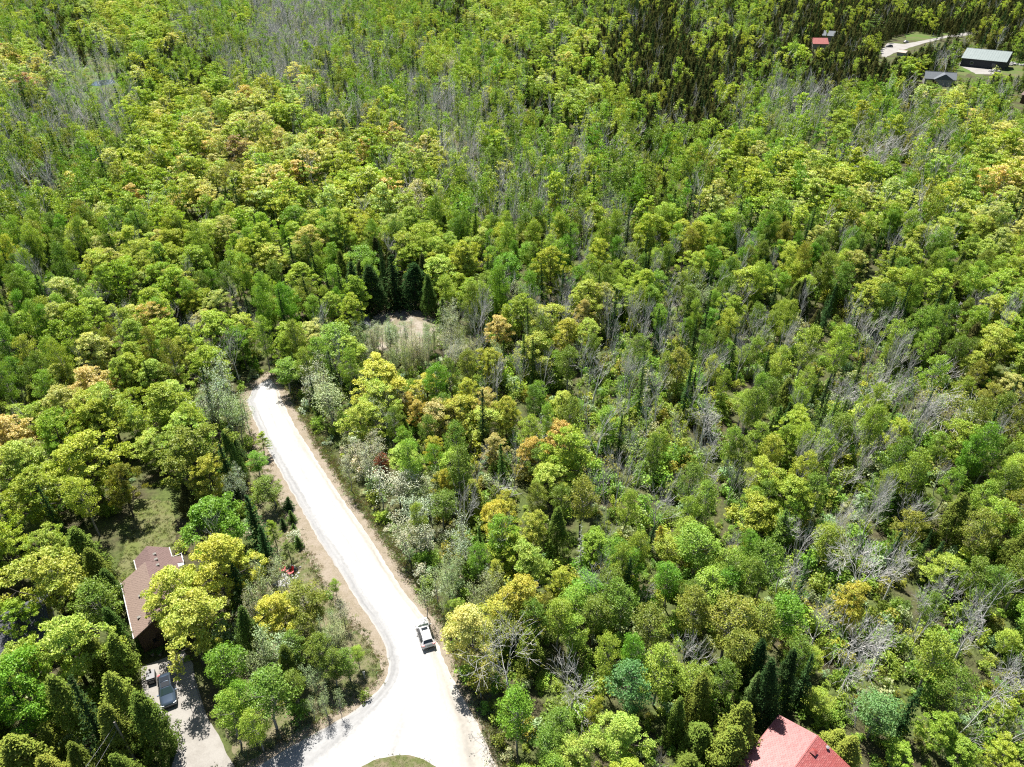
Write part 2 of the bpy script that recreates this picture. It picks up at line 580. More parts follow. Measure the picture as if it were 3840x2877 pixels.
# ------------------------------------------------------------------ buildings
def shingle_tabs(p00, p10, p11, p01, m, name, parent, tw=.33, ch=.16, seed=1, jit=.012):
    """courses of separate tabs laid up a roof slope; p00-p10 is the eave, p01-p11 the ridge side"""
    a, b, c, d = [Vector(p) for p in (p00, p10, p11, p01)]
    nrm = (b - a).cross(d - a).normalized()
    if nrm.z < 0:
        nrm = -nrm
    r = random.Random(seed)
    rows = int(max((d - a).length, (c - b).length) / ch)
    mb = MB()
    for i in range(rows):
        v0, v1 = i / rows, (i + 1.12) / rows
        v1 = min(v1, 1)
        l0, r0 = a.lerp(d, v0), b.lerp(c, v0)
        l1, r1 = a.lerp(d, v1), b.lerp(c, v1)
        W = (r0 - l0).length
        if W < .1:
            continue
        n = max(1, int(W / tw))
        off = (i % 2) * .5 / n
        us = [max(0, min(1, (k / n) - off)) for k in range(n + 2)]
        for k in range(n + 1):
            u0, u1 = us[k] + .012 / W, us[k + 1] - .012 / W
            if u1 - u0 < .01 / W:
                continue
            h = r.uniform(.012, .012 + jit * 2)
            q = [l0.lerp(r0, u0) + nrm * (h + .012), l0.lerp(r0, u1) + nrm * (h + .012), l1.lerp(r1, u1) + nrm * .008, l1.lerp(r1, u0) + nrm * .008]
            lo = [p - nrm * .012 for p in q[:2]]
            mb.add(q + lo, [(0, 1, 2, 3), (4, 5, 1, 0)])
    o = mb.build(name, m, parent)
    o['kind'] = 'stuff'
    return o


# --- brown house: local x across (left eave to right), local y along the ridge away from the camera
ax = Vector((-.539, .842, 0))
HOUSE_RZ = math.atan2(ax.y, ax.x) - math.pi / 2
h0 = Vector((-47.75, 57.15, 0))
house = empty('brown_house', h0, HOUSE_RZ, 'brown bungalow with shingled gable roof half hidden under yellow-green maples', 'house')
EZ, RZ_ = 3.5, 5.6
Wd, Ln = 7.2, 10.3
hm = MB()
hm.add([(.35, .4, 0), (Wd - .35, .4, 0), (Wd - .35, Ln, 0), (.35, Ln, 0), (.35, .4, EZ - .12), (Wd - .35, .4, EZ - .12), (Wd - .35, Ln, EZ - .12), (.35, Ln, EZ - .12), (Wd / 2, .4, RZ_ - .15), (Wd / 2, Ln, RZ_ - .15)],
       [(0, 3, 7, 4), (1, 5, 6, 2), (0, 4, 8, 5, 1), (2, 6, 9, 7, 3)])
hm.box((4.5, Ln + 1.8, 1.6), (4.0, 3.6, 3.2))
wall = hm.build('wall', M['brown_side'], house)
# boards of the front gable, each its own course
bd = MB()
bd.box((0, 0, 0), (1, .03, .2))
bme = bd.mesh('board', M['brown_side'])
for i in range(24):
    z = .12 + i * .225
    half = (Wd - .7) / 2 if z < EZ - .15 else (Wd - .7) / 2 * max(.06, (RZ_ - .2 - z) / (RZ_ - EZ))
    if z > RZ_ - .35:
        break
    o = link('board', bme, wall)
    o.location = (Wd / 2, .375, z)
    o.scale = (half * 2 - .04, 1, 1)
rf = MB()
rf.slab([(0, 0, EZ), (Wd / 2, 0, RZ_), (Wd / 2, Ln + .3, RZ_), (0, Ln + .3, EZ)], .12)
rf.slab([(Wd, 0, EZ), (Wd, Ln + .3, EZ), (Wd / 2, Ln + .3, RZ_ - .002), (Wd / 2, 0, RZ_ - .002)], .12)
roof = rf.build('roof', M['brown_roof'], house)
shingle_tabs((0, 0, EZ), (0, Ln + .3, EZ), (Wd / 2, Ln + .3, RZ_), (Wd / 2, 0, RZ_), M['brown_roof'], 'shingles', roof, .34, .2, 3)
shingle_tabs((Wd, 0, EZ), (Wd, Ln + .3, EZ), (Wd / 2, Ln + .3, RZ_), (Wd / 2, 0, RZ_), M['brown_roof2'], 'shingles', roof, .34, .2, 4)  # right slope coloured redder and darker to stand for its different sun angle
wr = MB()
wz, wrz, wx0, wxr, wx1, wy0, wy1 = 3.62, 5.25, 2.2, 4.25, 6.8, Ln - 1.5, Ln + 3.7
wr.slab([(wx0, wy0, wz), (wxr, wy0, wrz), (wxr, wy1, wrz), (wx0, wy1, wz)], .12)
wr.slab([(wx1, wy0, wz - .1), (wx1, wy1, wz - .1), (wxr, wy1, wrz - .002), (wxr, wy0, wrz - .002)], .12)
wr.slab([(wx1 - .05, Ln + .2, wz - .13), (wx1 - .05, Ln + 1.6, wz - .13), (wx1 + 1.15, Ln + 1.6, wz - .55), (wx1 + 1.15, Ln + .2, wz - .55)], .1)
wroof = wr.build('rear_roof', M['brown_roof2'], house)
shingle_tabs((wx0, Ln + .32, wz), (wx0, wy1, wz), (wxr, wy1, wrz), (wxr, Ln + .32, wrz), M['brown_roof2'], 'shingles', wroof, .34, .2, 5)
shingle_tabs((wx1, Ln + .32, wz - .1), (wx1, wy1, wz - .1), (wxr, wy1, wrz), (wxr, Ln + .32, wrz), M['brown_roof2'], 'shingles', wroof, .34, .2, 6)
for c_, s_ in (((-.06, Ln / 2 + .15, EZ - .03), (.1, Ln + .3, .16)), ((wx0 - .05, (Ln + .3 + wy1) / 2, wz - .03), (.1, wy1 - Ln - .3, .18)), ((wx1 + .05, (Ln + 1.6 + wy1) / 2, wz - .13), (.1, wy1 - Ln - 1.6, .18)), ((wx1 + 1.2, Ln + .9, wz - .58), (.1, 1.4, .16))):
    fa = MB()
    fa.box(c_, s_)
    fa.build('gutter', M['white_wood'], house)
vn = MB()
vn.box((0, 0, .1), (.34, .3, .2))
vn.box((0, 0, .215), (.42, .38, .03))
vme = vn.mesh('roof_vent', M['dark_stone'])
for x, y in ((4.9, Ln + 1.9), (4.9, Ln + .75), (4.9, Ln - .5), (1.9, 5.6), (1.15, 2.4)):
    v = link('roof_vent', vme, roof)
    if y > Ln:
        z = wrz - (x - wxr) / (wx1 - wxr) * (wrz - wz + .1)
    else:
        z = RZ_ - abs(x - Wd / 2) / (Wd / 2) * (RZ_ - EZ)
    v.location = (x, y, z - .03)
# oval plaque and shelf on the front gable, door and window
ov = MB()
ov.add([(.55 * math.cos(t) + 3.35, .33, .36 * math.sin(t) + 3.45) for t in [k * math.pi / 12 for k in range(24)]] + [(.55 * math.cos(t) + 3.35, .39, .36 * math.sin(t) + 3.45) for t in [k * math.pi / 12 for k in range(24)]],
       [tuple(range(24))] + [(k, k + 24, (k + 1) % 24 + 24, (k + 1) % 24) for k in range(24)])
pl = ov.build('oval_plaque', M['stone'], house)
ovi = MB()
ovi.box((3.3, .32, 3.5), (.4, .02, .16))
ovi.box((3.4, .32, 3.38), (.14, .02, .22))
ovi.build('carved_emblem', M['dark_metal'], pl)
for (x, z, w, h, nm) in ((2.1, 1.0, .95, 2.0, 'door'), (4.9, 1.5, 1.4, 1.1, 'window')):
    fr = MB()
    fr.box((x, .35, z), (w + .16, .06, h + .16))
    f = fr.build(nm, M['brown_side' if nm == 'door' else 'white_wood'], house)
    g = MB()
    g.box((x, .30, z + (.45 if nm == 'door' else 0)), (w * .75, .05, h * (.35 if nm == 'door' else .9)))
    g.build('pane', M['glass'], f)
for i, (x, z) in enumerate(((2.9, 2.2), (2.9, 1.9), (2.9, 1.6))):
    s = MB()
    s.box((x, .16, z), (1.3, .3, .05))
    s.build('wall_shelf', M['brown_side'], house)
# white rail of the back landing
rail = MB()
for k in range(9):
    rail.box((wx1 + .15 + k * .13, wy1 - .7, wz - 1.9), (.04, .04, .95))
rail.box((wx1 + .65, wy1 - .7, wz - 1.4), (1.2, .07, .07))
rail.box((wx1 + .65, wy1 - .7, wz - 2.35), (1.2, .07, .07))
rail.box((wx1 + 1.25, wy1 - 1.25, wz - 1.4), (.07, 1.1, .07))
for k in range(2):
    rail.box((wx1 + 1.25, wy1 - .7 - k * 1.1, wz - 1.85), (.1, .1, 1.1))
rail.build('railing', M['white_wood'], house)
dk = MB()
for k in range(8):
    dk.box((wx1 + .65, wy1 - 1.95 + k * .16, wz - 2.45), (1.25, .14, .05))
for a_ in (.1, 1.2):
    for b_ in (-1.9, -.8):
        dk.box((wx1 + a_, wy1 + b_, (wz - 2.45) / 2), (.1, .1, wz - 2.5))
dk.build('landing_deck', M['white_wood'], house)


def lp(obj, x, y, z=0):
    return obj.matrix_basis @ Vector((x, y, z))


def gable_house(name, origin, rz, W, L, ez, rz_, wallm, roofm, label, over=.4, ribs=0, chimney=None, windows=(), cat='house', walls_h0=0):
    """gable building, local x across, y along the ridge, centred on the origin"""
    e = empty(name, origin, rz, label, cat)
    w = MB()
    a, b = W / 2 - over, L / 2 - over
    w.add([(-a, -b, 0), (a, -b, 0), (a, b, 0), (-a, b, 0), (-a, -b, ez), (a, -b, ez), (a, b, ez), (-a, b, ez), (0, -b, rz_ - .15), (0, b, rz_ - .15)],
          [(0, 3, 7, 4), (1, 5, 6, 2), (0, 4, 8, 5, 1), (2, 6, 9, 7, 3)])
    w.build('wall', wallm, e)
    r = MB()
    hw, hl = W / 2, L / 2
    k = over * (rz_ - ez) / (W / 2)
    r.slab([(-hw, -hl, ez - k), (0, -hl, rz_), (0, hl, rz_), (-hw, hl, ez - k)], .14)
    r.slab([(hw, -hl, ez - k), (hw, hl, ez - k), (0, hl, rz_ - .003), (0, -hl, rz_ - .003)], .14)
    ro = r.build('roof', roofm, e)
    if ribs:
        rb = MB()
        rot = Matrix.Rotation(math.atan2(rz_ - ez + k, hw), 3, 'Y')
        rb.box((0, 0, 0), (math.hypot(hw, rz_ - ez + k), .06, .07))
        rme = rb.mesh('seam', roofm)
        for i in range(ribs + 1):
            y = -hl + .05 + (L - .1) * i / ribs
            for s in (-1, 1):
                o = link('seam', rme, ro)
                o.location = (s * hw / 2, y, (ez - k + rz_) / 2 + .02)
                o.rotation_euler = (0, s * math.atan2(rz_ - ez + k, hw), 0)
    rc = MB()
    rc.box((0, 0, rz_ + .02), (.3, L, .08))
    rc.build('ridge_cap', roofm, ro)
    if chimney:
        c = MB()
        c.box((chimney[0], chimney[1], rz_ + .2), (.5, .5, 1.4))
        c.build('chimney', M['dark_stone'], ro)
    for (side, p, z, ww, hh) in windows:
        f = MB()
        g = MB()
        if side in 'xX':
            s = 1 if side == 'X' else -1
            f.box((s * (a + .02), p, z), (.08, ww + .2, hh + .2))
            g.box((s * (a + .05), p, z), (.06, ww, hh))
        else:
            s = 1 if side == 'Y' else -1
            f.box((p, s * (b + .02), z), (ww + .2, .08, hh + .2))
            g.box((p, s * (b + .05), z), (ww, .06, hh))
        fo = f.build('window', M['white_wood'], e)
        g.build('pane', M['glass'], fo)
    return e


# --- grey roofed neighbour at the left edge
nb = at(*zoom(7, -20, 800), 3.5)
ng = gable_house('grey_roofed_house', (nb.x, nb.y, 0), math.radians(-58), 9, 12, 3.2, 5.4, M['stucco'], M['grey_roof'], 'dark grey shingled house roof showing between maples at the left edge', windows=(('x', 2, 1.6, 1.2, 1.2), ('x', -2, 1.6, 1.2, 1.2), ('y', 0, 1.6, 1.5, 1.2)))
for s in (-1, 1):
    shingle_tabs((s * 4.5, -6, 3.2 - .4 * 2.2 / 4.5), (s * 4.5, 6, 3.2 - .4 * 2.2 / 4.5), (0, 6, 5.4), (0, -6, 5.4), M['grey_roof'], 'shingles', ng.children[1], .9, .3, 8 + s)

# --- red gable roofed house at the bottom: its far gable end points up the picture
R0 = at(2800 + 850 * .3147, 2620 + 440 * .3147, 5.0)
R1 = at(2800 + 580 * .3147, 2620 + 817 * .3147, 5.0)
rdir = (R1 - R0).normalized()                                # along the ridge, towards the camera
rh = empty('red_roofed_house', (R0.x, R0.y, 0), math.atan2(rdir.y, rdir.x), 'house with glossy red shingled gable roof poking out of the trees at the bottom', 'house')
RL, RW, RE, RH = 11.0, 4.3, 3.8, 5.0      # local x along the ridge, local y across; -y faces up-left in the picture
w = MB()
w.box((RL / 2, 0, 1.6), (RL - .8, RW * 2 - .8, 3.2))
w.build('wall', M['stucco'], rh)
r_ = MB()
r_.slab([(0, -RW, RE), (RL, -RW, RE), (RL, 0, RH), (0, 0, RH)], .14)
r_.slab([(0, RW, RE), (0, 0, RH - .003), (RL, 0, RH - .003), (RL, RW, RE)], .14)
rro = r_.build('roof', M['red_roof'], rh)
shingle_tabs((0, -RW, RE), (RL, -RW, RE), (RL, 0, RH), (0, 0, RH), M['red_roof'], 'shingles', rro, .40, .17, 11)
shingle_tabs((0, RW, RE), (RL, RW, RE), (RL, 0, RH), (0, 0, RH), M['red_roof'], 'shingles', rro, .40, .17, 12)
hp = MB()
hp.tube([(0, 0, RH), (RL, 0, RH)], [.08, .08], 6)
hp.build('ridge_cap', M['red_roof'], rro)
for q_ in (-1, 1):
    gt = MB()
    gt.box((RL / 2, q_ * (RW + .05), RE - .05), (RL, .12, .12))
    gt.build('gutter', M['red_roof'], rro)
v = MB()
v.box((0, 0, .2), (.4, .4, .4))
v.add([(-.34, -.34, .4), (.34, -.34, .4), (.34, .34, .4), (-.34, .34, .4), (0, 0, .62)], [(0, 1, 4), (1, 2, 4), (2, 3, 4), (3, 0, 4), (3, 2, 1, 0)])
vv = v.build('roof_vent', M['red_roof'], rro)
vv.location = (2.1, .55, 4.7)
v = MB()
v.tube([(0, 0, 0), (0, 0, .5)], [.07, .07], 8)
v.tube([(0, 0, .5), (0, 0, .58), (0, 0, .66)], [.16, .2, .05], 10)
vv = v.build('plumbing_vent', M['metal_grey'], rro)
vv.location = (.45, 1.35, 4.4)

# --- far houses
rd = Vector((.77, -.64, 0))                                    # along the barn's ridge
cr_ = at(2980 + 1605 * .3888, 80 + 355 * .3888, 4.6)           # near left eave corner
bc = cr_ + rd * 12.5 + Vector((.64, .77, 0)) * 8.8
gable_house('metal_roofed_barn', (bc.x, bc.y, 0), math.atan2(rd.y, rd.x) - math.pi / 2, 17.6, 25, 5.0, 9.6, M['barn_wall'], M['barn_roof'], 'large black barn with pale green metal roof among the far houses', .5, ribs=18, cat='barn',
            windows=(('x', 6, 2.4, 1.5, 1.3), ('x', -6, 2.4, 1.5, 1.3), ('X', 6, 2.4, 1.5, 1.3), ('X', -6, 2.4, 1.5, 1.3)))
gh = gable_house('grey_roofed_house', (239, 426, 0), math.radians(70), 9, 16, 3.3, 6.2, M['stucco'], M['greyblue_roof'], 'pale house with crossed blue-grey gables in front of the far barn', .5, windows=(('x', 3, 1.7, 1.6, 1.3), ('x', -3, 1.7, 1.6, 1.3), ('y', 0, 1.7, 1.6, 1.3)))
xw = MB()
xw.add([(-4.4, -1.5 - 5, 3.2), (-4.4, -1.5 + 5, 3.2), (-4.4, -1.5, 6.1), (0, -1.5, 6.1), (0, -6.5, 3.2), (0, 3.5, 3.2)], [(0, 2, 3, 4), (1, 5, 3, 2), (0, 1, 2)])
for i_, v_ in enumerate(xw.v):
    xw.v[i_] = (v_[0] - 2.6 if v_[0] < 0 else v_[0], v_[1], v_[2])
xw.build('cross_gable', M['greyblue_roof'], gh)
cwm = MB()
cwm.box((-4.6, -1.5, 1.6), (4.6, 8.6, 3.18))
cwm.build('cross_wing', M['stucco'], gh)
gable_house('coral_roofed_house', (217, 553, 0), math.radians(84), 13, 11, 3.6, 6.5, M['stucco'], M['coral_roof'], 'far house with faded coral red metal roof', .5, ribs=10, windows=(('x', 0, 1.8, 1.6, 1.2),))
gable_house('grey_roofed_house', (238, 586, 0), math.radians(60), 11, 11, 4.2, 6.8, M['stucco'], M['greyblue_roof'], 'far small house with plain grey roof beside the coral one', .5)
gable_house('brown_tower_house', (262, 376, 0), math.radians(35), 10, 10, 4.4, 7.4, M['brown_side'], mat('dark_brown_roof', (.12, .085, .075), .9, col2=(.16, .12, .11), scale=2), 'brown house cut by the right picture edge', .6, chimney=None, windows=(('x', 0, 2.2, 1.8, 1.3), ('y', 0, 2.2, 1.8, 1.3)))
gable_house('garden_shed', (262, 520, 0), math.radians(40), 5, 6, 2.3, 3.4, M['stucco'], mat('peach_tin', (.25, .18, .14), .6, col2=(.29, .22, .175), scale=1), 'small shed with peach coloured roof beside the far lane', .3, cat='shed')
gable_house('garden_shed', (250, 603, 0), math.radians(20), 6, 7, 2.6, 4.4, M['brown_side'], mat('rose_tin', (.15, .10, .10), .6, col2=(.19, .13, .125), scale=1), 'small rose roofed cabin behind the far grey house', .3, cat='shed')
sh = at(1377, 1196, 2.6)
gable_house('garden_shed', (sh.x - 1.2, sh.y - .5, 0), math.radians(15), 3.6, 5, 2.2, 3.1, M['brown_side'], mat('slate_tin', (.05, .054, .065), .5, metal=.3, col2=(.07, .074, .085), scale=2), 'small slate grey shed roof at the shaded corner of the clearing', .25, cat='shed')


# ------------------------------------------------------------------ vehicles
def make_car(name, loc, heading, paint, label, stations=None, glassroof=False, plate=True, length=4.65):
    """car: local +y is the front; heading is the rotation about z"""
    e = empty(name, loc, heading, label, 'car')
    # station: y, sill half width, sill z, side half width, belt z, top half width, top z
    S = stations or [
        (2.32, .55, .32, .66, .58, .60, .66), (2.22, .74, .24, .82, .66, .70, .80), (1.95, .84, .22, .90, .80, .78, .93),
        (1.05, .88, .22, .93, .95, .80, 1.06), (.28, .88, .22, .93, .99, .60, 1.56), (-.5, .88, .22, .93, 1.00, .60, 1.65),
        (-1.35, .88, .22, .93, 1.01, .58, 1.60), (-1.82, .87, .22, .92, 1.02, .56, 1.50), (-2.12, .84, .26, .90, 1.00, .70, 1.10), (-2.28, .78, .32, .86, .86, .70, .98), (-2.33, .66, .36, .76, .62, .66, .70)]
    prof = []
    for (y, ws, zs, wm, zb, wt, zt) in S:
        zm = zs + (zb - zs) * .5
        half = [(ws, zs), (wm, zm), (wm - .02, zb), (wt + .02, zt - .03), (wt * .55, zt + .01)]
        ring = [(x, y, z) for x, z in half] + [(0, y, zt + .025)] + [(-x, y, z) for x, z in reversed(half)]
        prof.append(ring)
    n = len(prof[0])
    b = MB()
    vs = [p for r in prof for p in r]
    fs = []
    for i in range(len(prof) - 1):
        for k in range(n - 1):
            fs.append((i * n + k, (i + 1) * n + k, (i + 1) * n + k + 1, i * n + k + 1))
        fs.append(((i + 1) * n, i * n, i * n + n - 1, (i + 1) * n + n - 1))
    fs.append(tuple(range(n)))
    fs.append(tuple((len(prof) - 1) * n + k for k in range(n - 1, -1, -1)))
    b.add(vs, fs)
    body = b.build('body', paint, e, smooth=True)
    body.data.polygons.foreach_set('use_smooth', [True] * len(body.data.polygons))

    def P(i, k):
        return Vector(prof[i][k])

    def pane(nm, quad, m, off=.02, inset=.08, parent=e):
        c = sum(quad, Vector()) / len(quad)
        q = [c + (p - c) * (1 - inset) for p in quad]
        nr = (q[1] - q[0]).cross(q[2] - q[0]).normalized()
        if nr.dot(c - Vector((0, c.y * .6, .6))) < 0:
            nr = -nr
        q = [p + nr * off for p in q]
        mb = MB()
        lo = [p - nr * (off + .03) for p in q]
        k = len(q)
        mb.add(q + lo, [tuple(range(k))] + [(i, i + k, (i + 1) % k + k, (i + 1) % k) for i in range(k)])
        return mb.build(nm, m, parent)
    # windscreen between stations 3 and 4, rear window between 7 and 8
    def screen(nm, i, j, m, a, b, side):
        lo_, hi_ = [P(i, k).lerp(P(j, k), a) for k in range(3, 8)], [P(i, k).lerp(P(j, k), b) for k in range(3, 8)]
        up = Vector((0, side * .45, .9)) * .022
        sc_ = Matrix.Diagonal((.93, 1, 1))
        mb = MB()
        vs_ = [sc_ @ p + up for p in lo_] + [sc_ @ p + up for p in hi_]
        mb.add(vs_, [(k, k + 1, k + 6, k + 5) for k in range(4)])
        mb.add([v - up * 1.6 for v in vs_] + vs_, [(0, 5, 15, 10), (4, 14, 19, 9)] + [(k, k + 10, k + 11, k + 1) for k in range(4)] + [(k + 5, k + 6, k + 16, k + 15) for k in range(4)])
        return mb.build(nm, m, e)
    screen('windscreen', 3, 4, M['glass_green'], .08, .95, 1)
    screen('rear_window', 8, 7, M['glass'], .12, .92, -1)
    for s in (0, 1):
        k2, k3 = (2, 3) if s == 0 else (8, 7)
        fr = [P(3, k2).lerp(P(4, k2), .35), P(5, k2), P(5, k3), P(4, k3)]
        pane('side_window', fr, M['glass'], .045, .1)
        pane('side_window', [P(5, k2), P(6, k2), P(6, k3), P(5, k3)], M['glass'], .045, .1)
        pane('side_window', [P(6, k2), P(7, k2), P(7, k3), P(6, k3)], M['glass'], .045, .16)
        sx = 1 if s == 0 else -1
        mi = MB()
        mi.box((sx * 1.02, .72, 1.06), (.2, .12, .15))
        mi.box((sx * .93, .74, 1.0), (.1, .05, .05))
        mi.build('wing_mirror', paint, e)
        rl = MB()
        rl.tube([(sx * .60, .1, 1.63), (sx * .61, -.6, 1.70), (sx * .59, -1.5, 1.64)], [.02, .02, .02], 6)
        rl.build('roof_rail', M['black'], e)
        lt = MB()
        lt.box((sx * .72, -2.22, .98), (.34, .22, .15), Matrix.Rotation(sx * .28, 3, 'Z'))
        lt.build('taillight', M['tail'], e)
        hl = MB()
        hl.box((sx * .66, 2.14, .72), (.36, .22, .13), Matrix.Rotation(-sx * .38, 3, 'Z'))
        hl.build('headlight', M['head'], e)
        for y in (.15, -.85):
            hd = MB()
            hd.box((sx * .945, y, .88), (.03, .2, .035))
            hd.build('door_handle', paint, e)
        for y in (1.42, -1.38):
            ty = MB()
            ty.tube([(sx * .70, y, .34), (sx * .72, y, .34), (sx * .90, y, .34), (sx * .92, y, .34)], [.30, .34, .34, .30], 20)
            wh = ty.build('wheel', M['tyre'], e)
            ri = MB()
            ri.tube([(sx * .90, y, .34), (sx * .935, y, .34)], [.23, .20], 12)
            ri.build('rim', M['rim'], wh)
            ac = MB()
            ac.tube([(sx * .85, y + .43 * math.cos(t), .30 + .43 * math.sin(t)) for t in [k * math.pi / 8 for k in range(9)]], [.06] * 9, 5)
            ac.build('wheel_arch', M['black'], e)
    if glassroof:
        pane('glass_roof', [Vector((.5, .22, 1.615)), Vector((-.5, .22, 1.615)), Vector((-.5, -.5, 1.69)), Vector((.5, -.5, 1.69))], M['glass'], .02, .02)
        pane('glass_roof', [Vector((.5, -.58, 1.69)), Vector((-.5, -.58, 1.69)), Vector((-.5, -1.3, 1.645)), Vector((.5, -1.3, 1.645))], M['glass'], .02, .02)
    else:
        pane('sunroof', [Vector((.42, .05, 1.63)), Vector((-.42, .05, 1.63)), Vector((-.42, -.42, 1.675)), Vector((.42, -.42, 1.675))], M['glass'], .02, .02)
    bp = MB()
    bp.box((0, -2.30, .42), (1.3, .12, .16))
    bp.box((0, 2.29, .40), (1.2, .1, .18))
    bp.build('bumper_trim', M['black'], e)
    if plate:
        pt = MB()
        pt.box((0, -2.325, .78), (.42, .04, .14))
        pt.build('number_plate', M['white_wood'], e)
    ant = MB()
    ant.add([(-.03, -1.45, 1.62), (.03, -1.45, 1.62), (0, -1.68, 1.60), (0, -1.6, 1.72)], [(0, 1, 3), (1, 2, 3), (2, 0, 3)])
    ant.build('antenna_fin', paint, e)
    return e


CAR = Vector((-11.55, 60.2, .06))
make_car('parked_car', CAR, math.radians(20), M['white_paint'], 'white hatchback crossover parked at the roadside by the trees')
SUV = Vector((-42.2, 51.9, .045))
make_car('parked_car', SUV, math.radians(180 + 27), M['blue_paint'], 'steel blue car with glass roof parked on the concrete driveway', glassroof=True)
make_car('parked_car', (269.0, 555.5, .06), math.radians(75), M['black_paint'], 'black car parked on the far lane by dark spruces', plate=False)
make_car('parked_car', (290.5, 576, .06), math.radians(-60), M['silver_paint'], 'silver car standing at the far lane beyond the black one', plate=False)

# ------------------------------------------------------------------ small things round the brown house
bx = empty('outdoor_furnace', (-44.85, 53.5, .04), math.radians(24), 'grey metal box with open black front and short flue on the driveway', 'furnace')
m_ = MB()
m_.box((0, .3, .5), (.95, 1.3, 1.0))
m_.build('cabinet', M['metal_grey'], bx)
m_ = MB()
m_.box((0, -.42, .42), (.92, .1, .84))
fdoor = m_.build('front_panel', M['dark_metal'], bx)
m_ = MB()
m_.box((0, -.48, .45), (.55, .04, .42))
m_.build('grate', M['metal_grey'], fdoor)
m_ = MB()
m_.tube([(0, .75, 1.0), (0, .75, 1.35)], [.09, .09], 10)
m_.tube([(0, .75, 1.35), (0, .75, 1.45)], [.15, .04], 10)
m_.build('flue', M['dark_metal'], bx)


def adirondack(loc, rz, label):
    e = empty('garden_chair', loc, rz, label, 'chair', 'red garden chairs on the stone patio')
    slat = MB()
    slat.box((0, 0, 0), (.10, 1, .025))
    sme = slat.mesh('back_slat', M['red_plastic'])
    for k in range(5):
        o = link('back_slat', sme, e)
        ln_ = .95 - .06 * abs(k - 2)
        o.location = ((k - 2) * .11, .38 + .18 * ln_ - .1, .30 + .45 * ln_)
        o.rotation_euler = (math.radians(68), 0, 0)
        o.scale = (1, ln_, 1)
    seat = MB()
    seat.box((0, 0, 0), (.58, .085, .025))
    tme = seat.mesh('seat_slat', M['red_plastic'])
    for k in range(6):
        o = link('seat_slat', tme, e)
        o.location = (0, -.32 + k * .105, .38 - k * .022)
    for s in (-1, 1):
        a = MB()
        a.box((s * .36, -.02, .56), (.15, .78, .03))
        a.build('armrest', M['red_plastic'], e)
        for y in (-.34, .30):
            l = MB()
            l.box((s * .33, y, .275), (.06, .10, .55))
            l.build('leg', M['red_plastic'], e)
    return e


adirondack((-33.35, 71.3, .05), math.radians(8), 'red slatted garden chair nearer the grey conifer, turned straight on')
adirondack((-32.1, 70.75, .05), math.radians(-38), 'red slatted garden chair turned sideways, nearer the road')
pc = at(1063, 2170)
pat = empty('stone_patio', (pc.x, pc.y, 0), 0, 'patch of loose white stones in front of the red chairs', 'patio')
rs = []
for k in range(3):
    r = random.Random(k)
    s_ = MB()
    nn = 7
    top = [(.5 * math.cos(2 * math.pi * i / nn) * r.uniform(.6, .9), .5 * math.sin(2 * math.pi * i / nn) * r.uniform(.6, .9), .42 + r.uniform(-.1, .1)) for i in range(nn)]
    bot = [(.5 * math.cos(2 * math.pi * i / nn) * r.uniform(.9, 1.1), .5 * math.sin(2 * math.pi * i / nn) * r.uniform(.9, 1.1), 0) for i in range(nn)]
    s_.add(top + bot, [tuple(range(nn))] + [(i, i + nn, (i + 1) % nn + nn, (i + 1) % nn) for i in range(nn)])
    rs.append(s_)
sme = [q.mesh('stone', M['stone']) for q in rs]
dme = [q.mesh('edging_stone', M['dark_stone']) for q in rs]
r = random.Random(3)
for k in range(120):
    o = link('stone', sme[k % 3], pat)
    t, q = r.uniform(0, 6.28), math.sqrt(r.random())
    o.location = (1.5 * q * math.cos(t) + (.9 if k % 4 == 0 else 0), 1.5 * q * math.sin(t) + (1.2 if k % 4 == 0 else 0), .02)
    s = r.uniform(.18, .42)
    o.scale = (s, s * r.uniform(.7, 1.2), s * r.uniform(.35, .6))
    o.rotation_euler = (0, 0, r.uniform(0, 6))
ed = empty('garden_edging', at(*zoom(7, 1275, 1180)), 0, 'row of dark edging stones along the shaded driveway side', 'edging')
for k in range(26):
    t = k / 25
    q = at(*zoom(7, 1250 + 75 * t ** 1.1, 1045 + 260 * t)) - ed.location
    o = link('edging_stone', dme[k % 3], ed)
    o.location = (q.x, q.y, .0)
    s = r.uniform(.22, .34)
    o.scale = (s, s, s * .9)
    o.rotation_euler = (0, 0, r.uniform(0, 6))
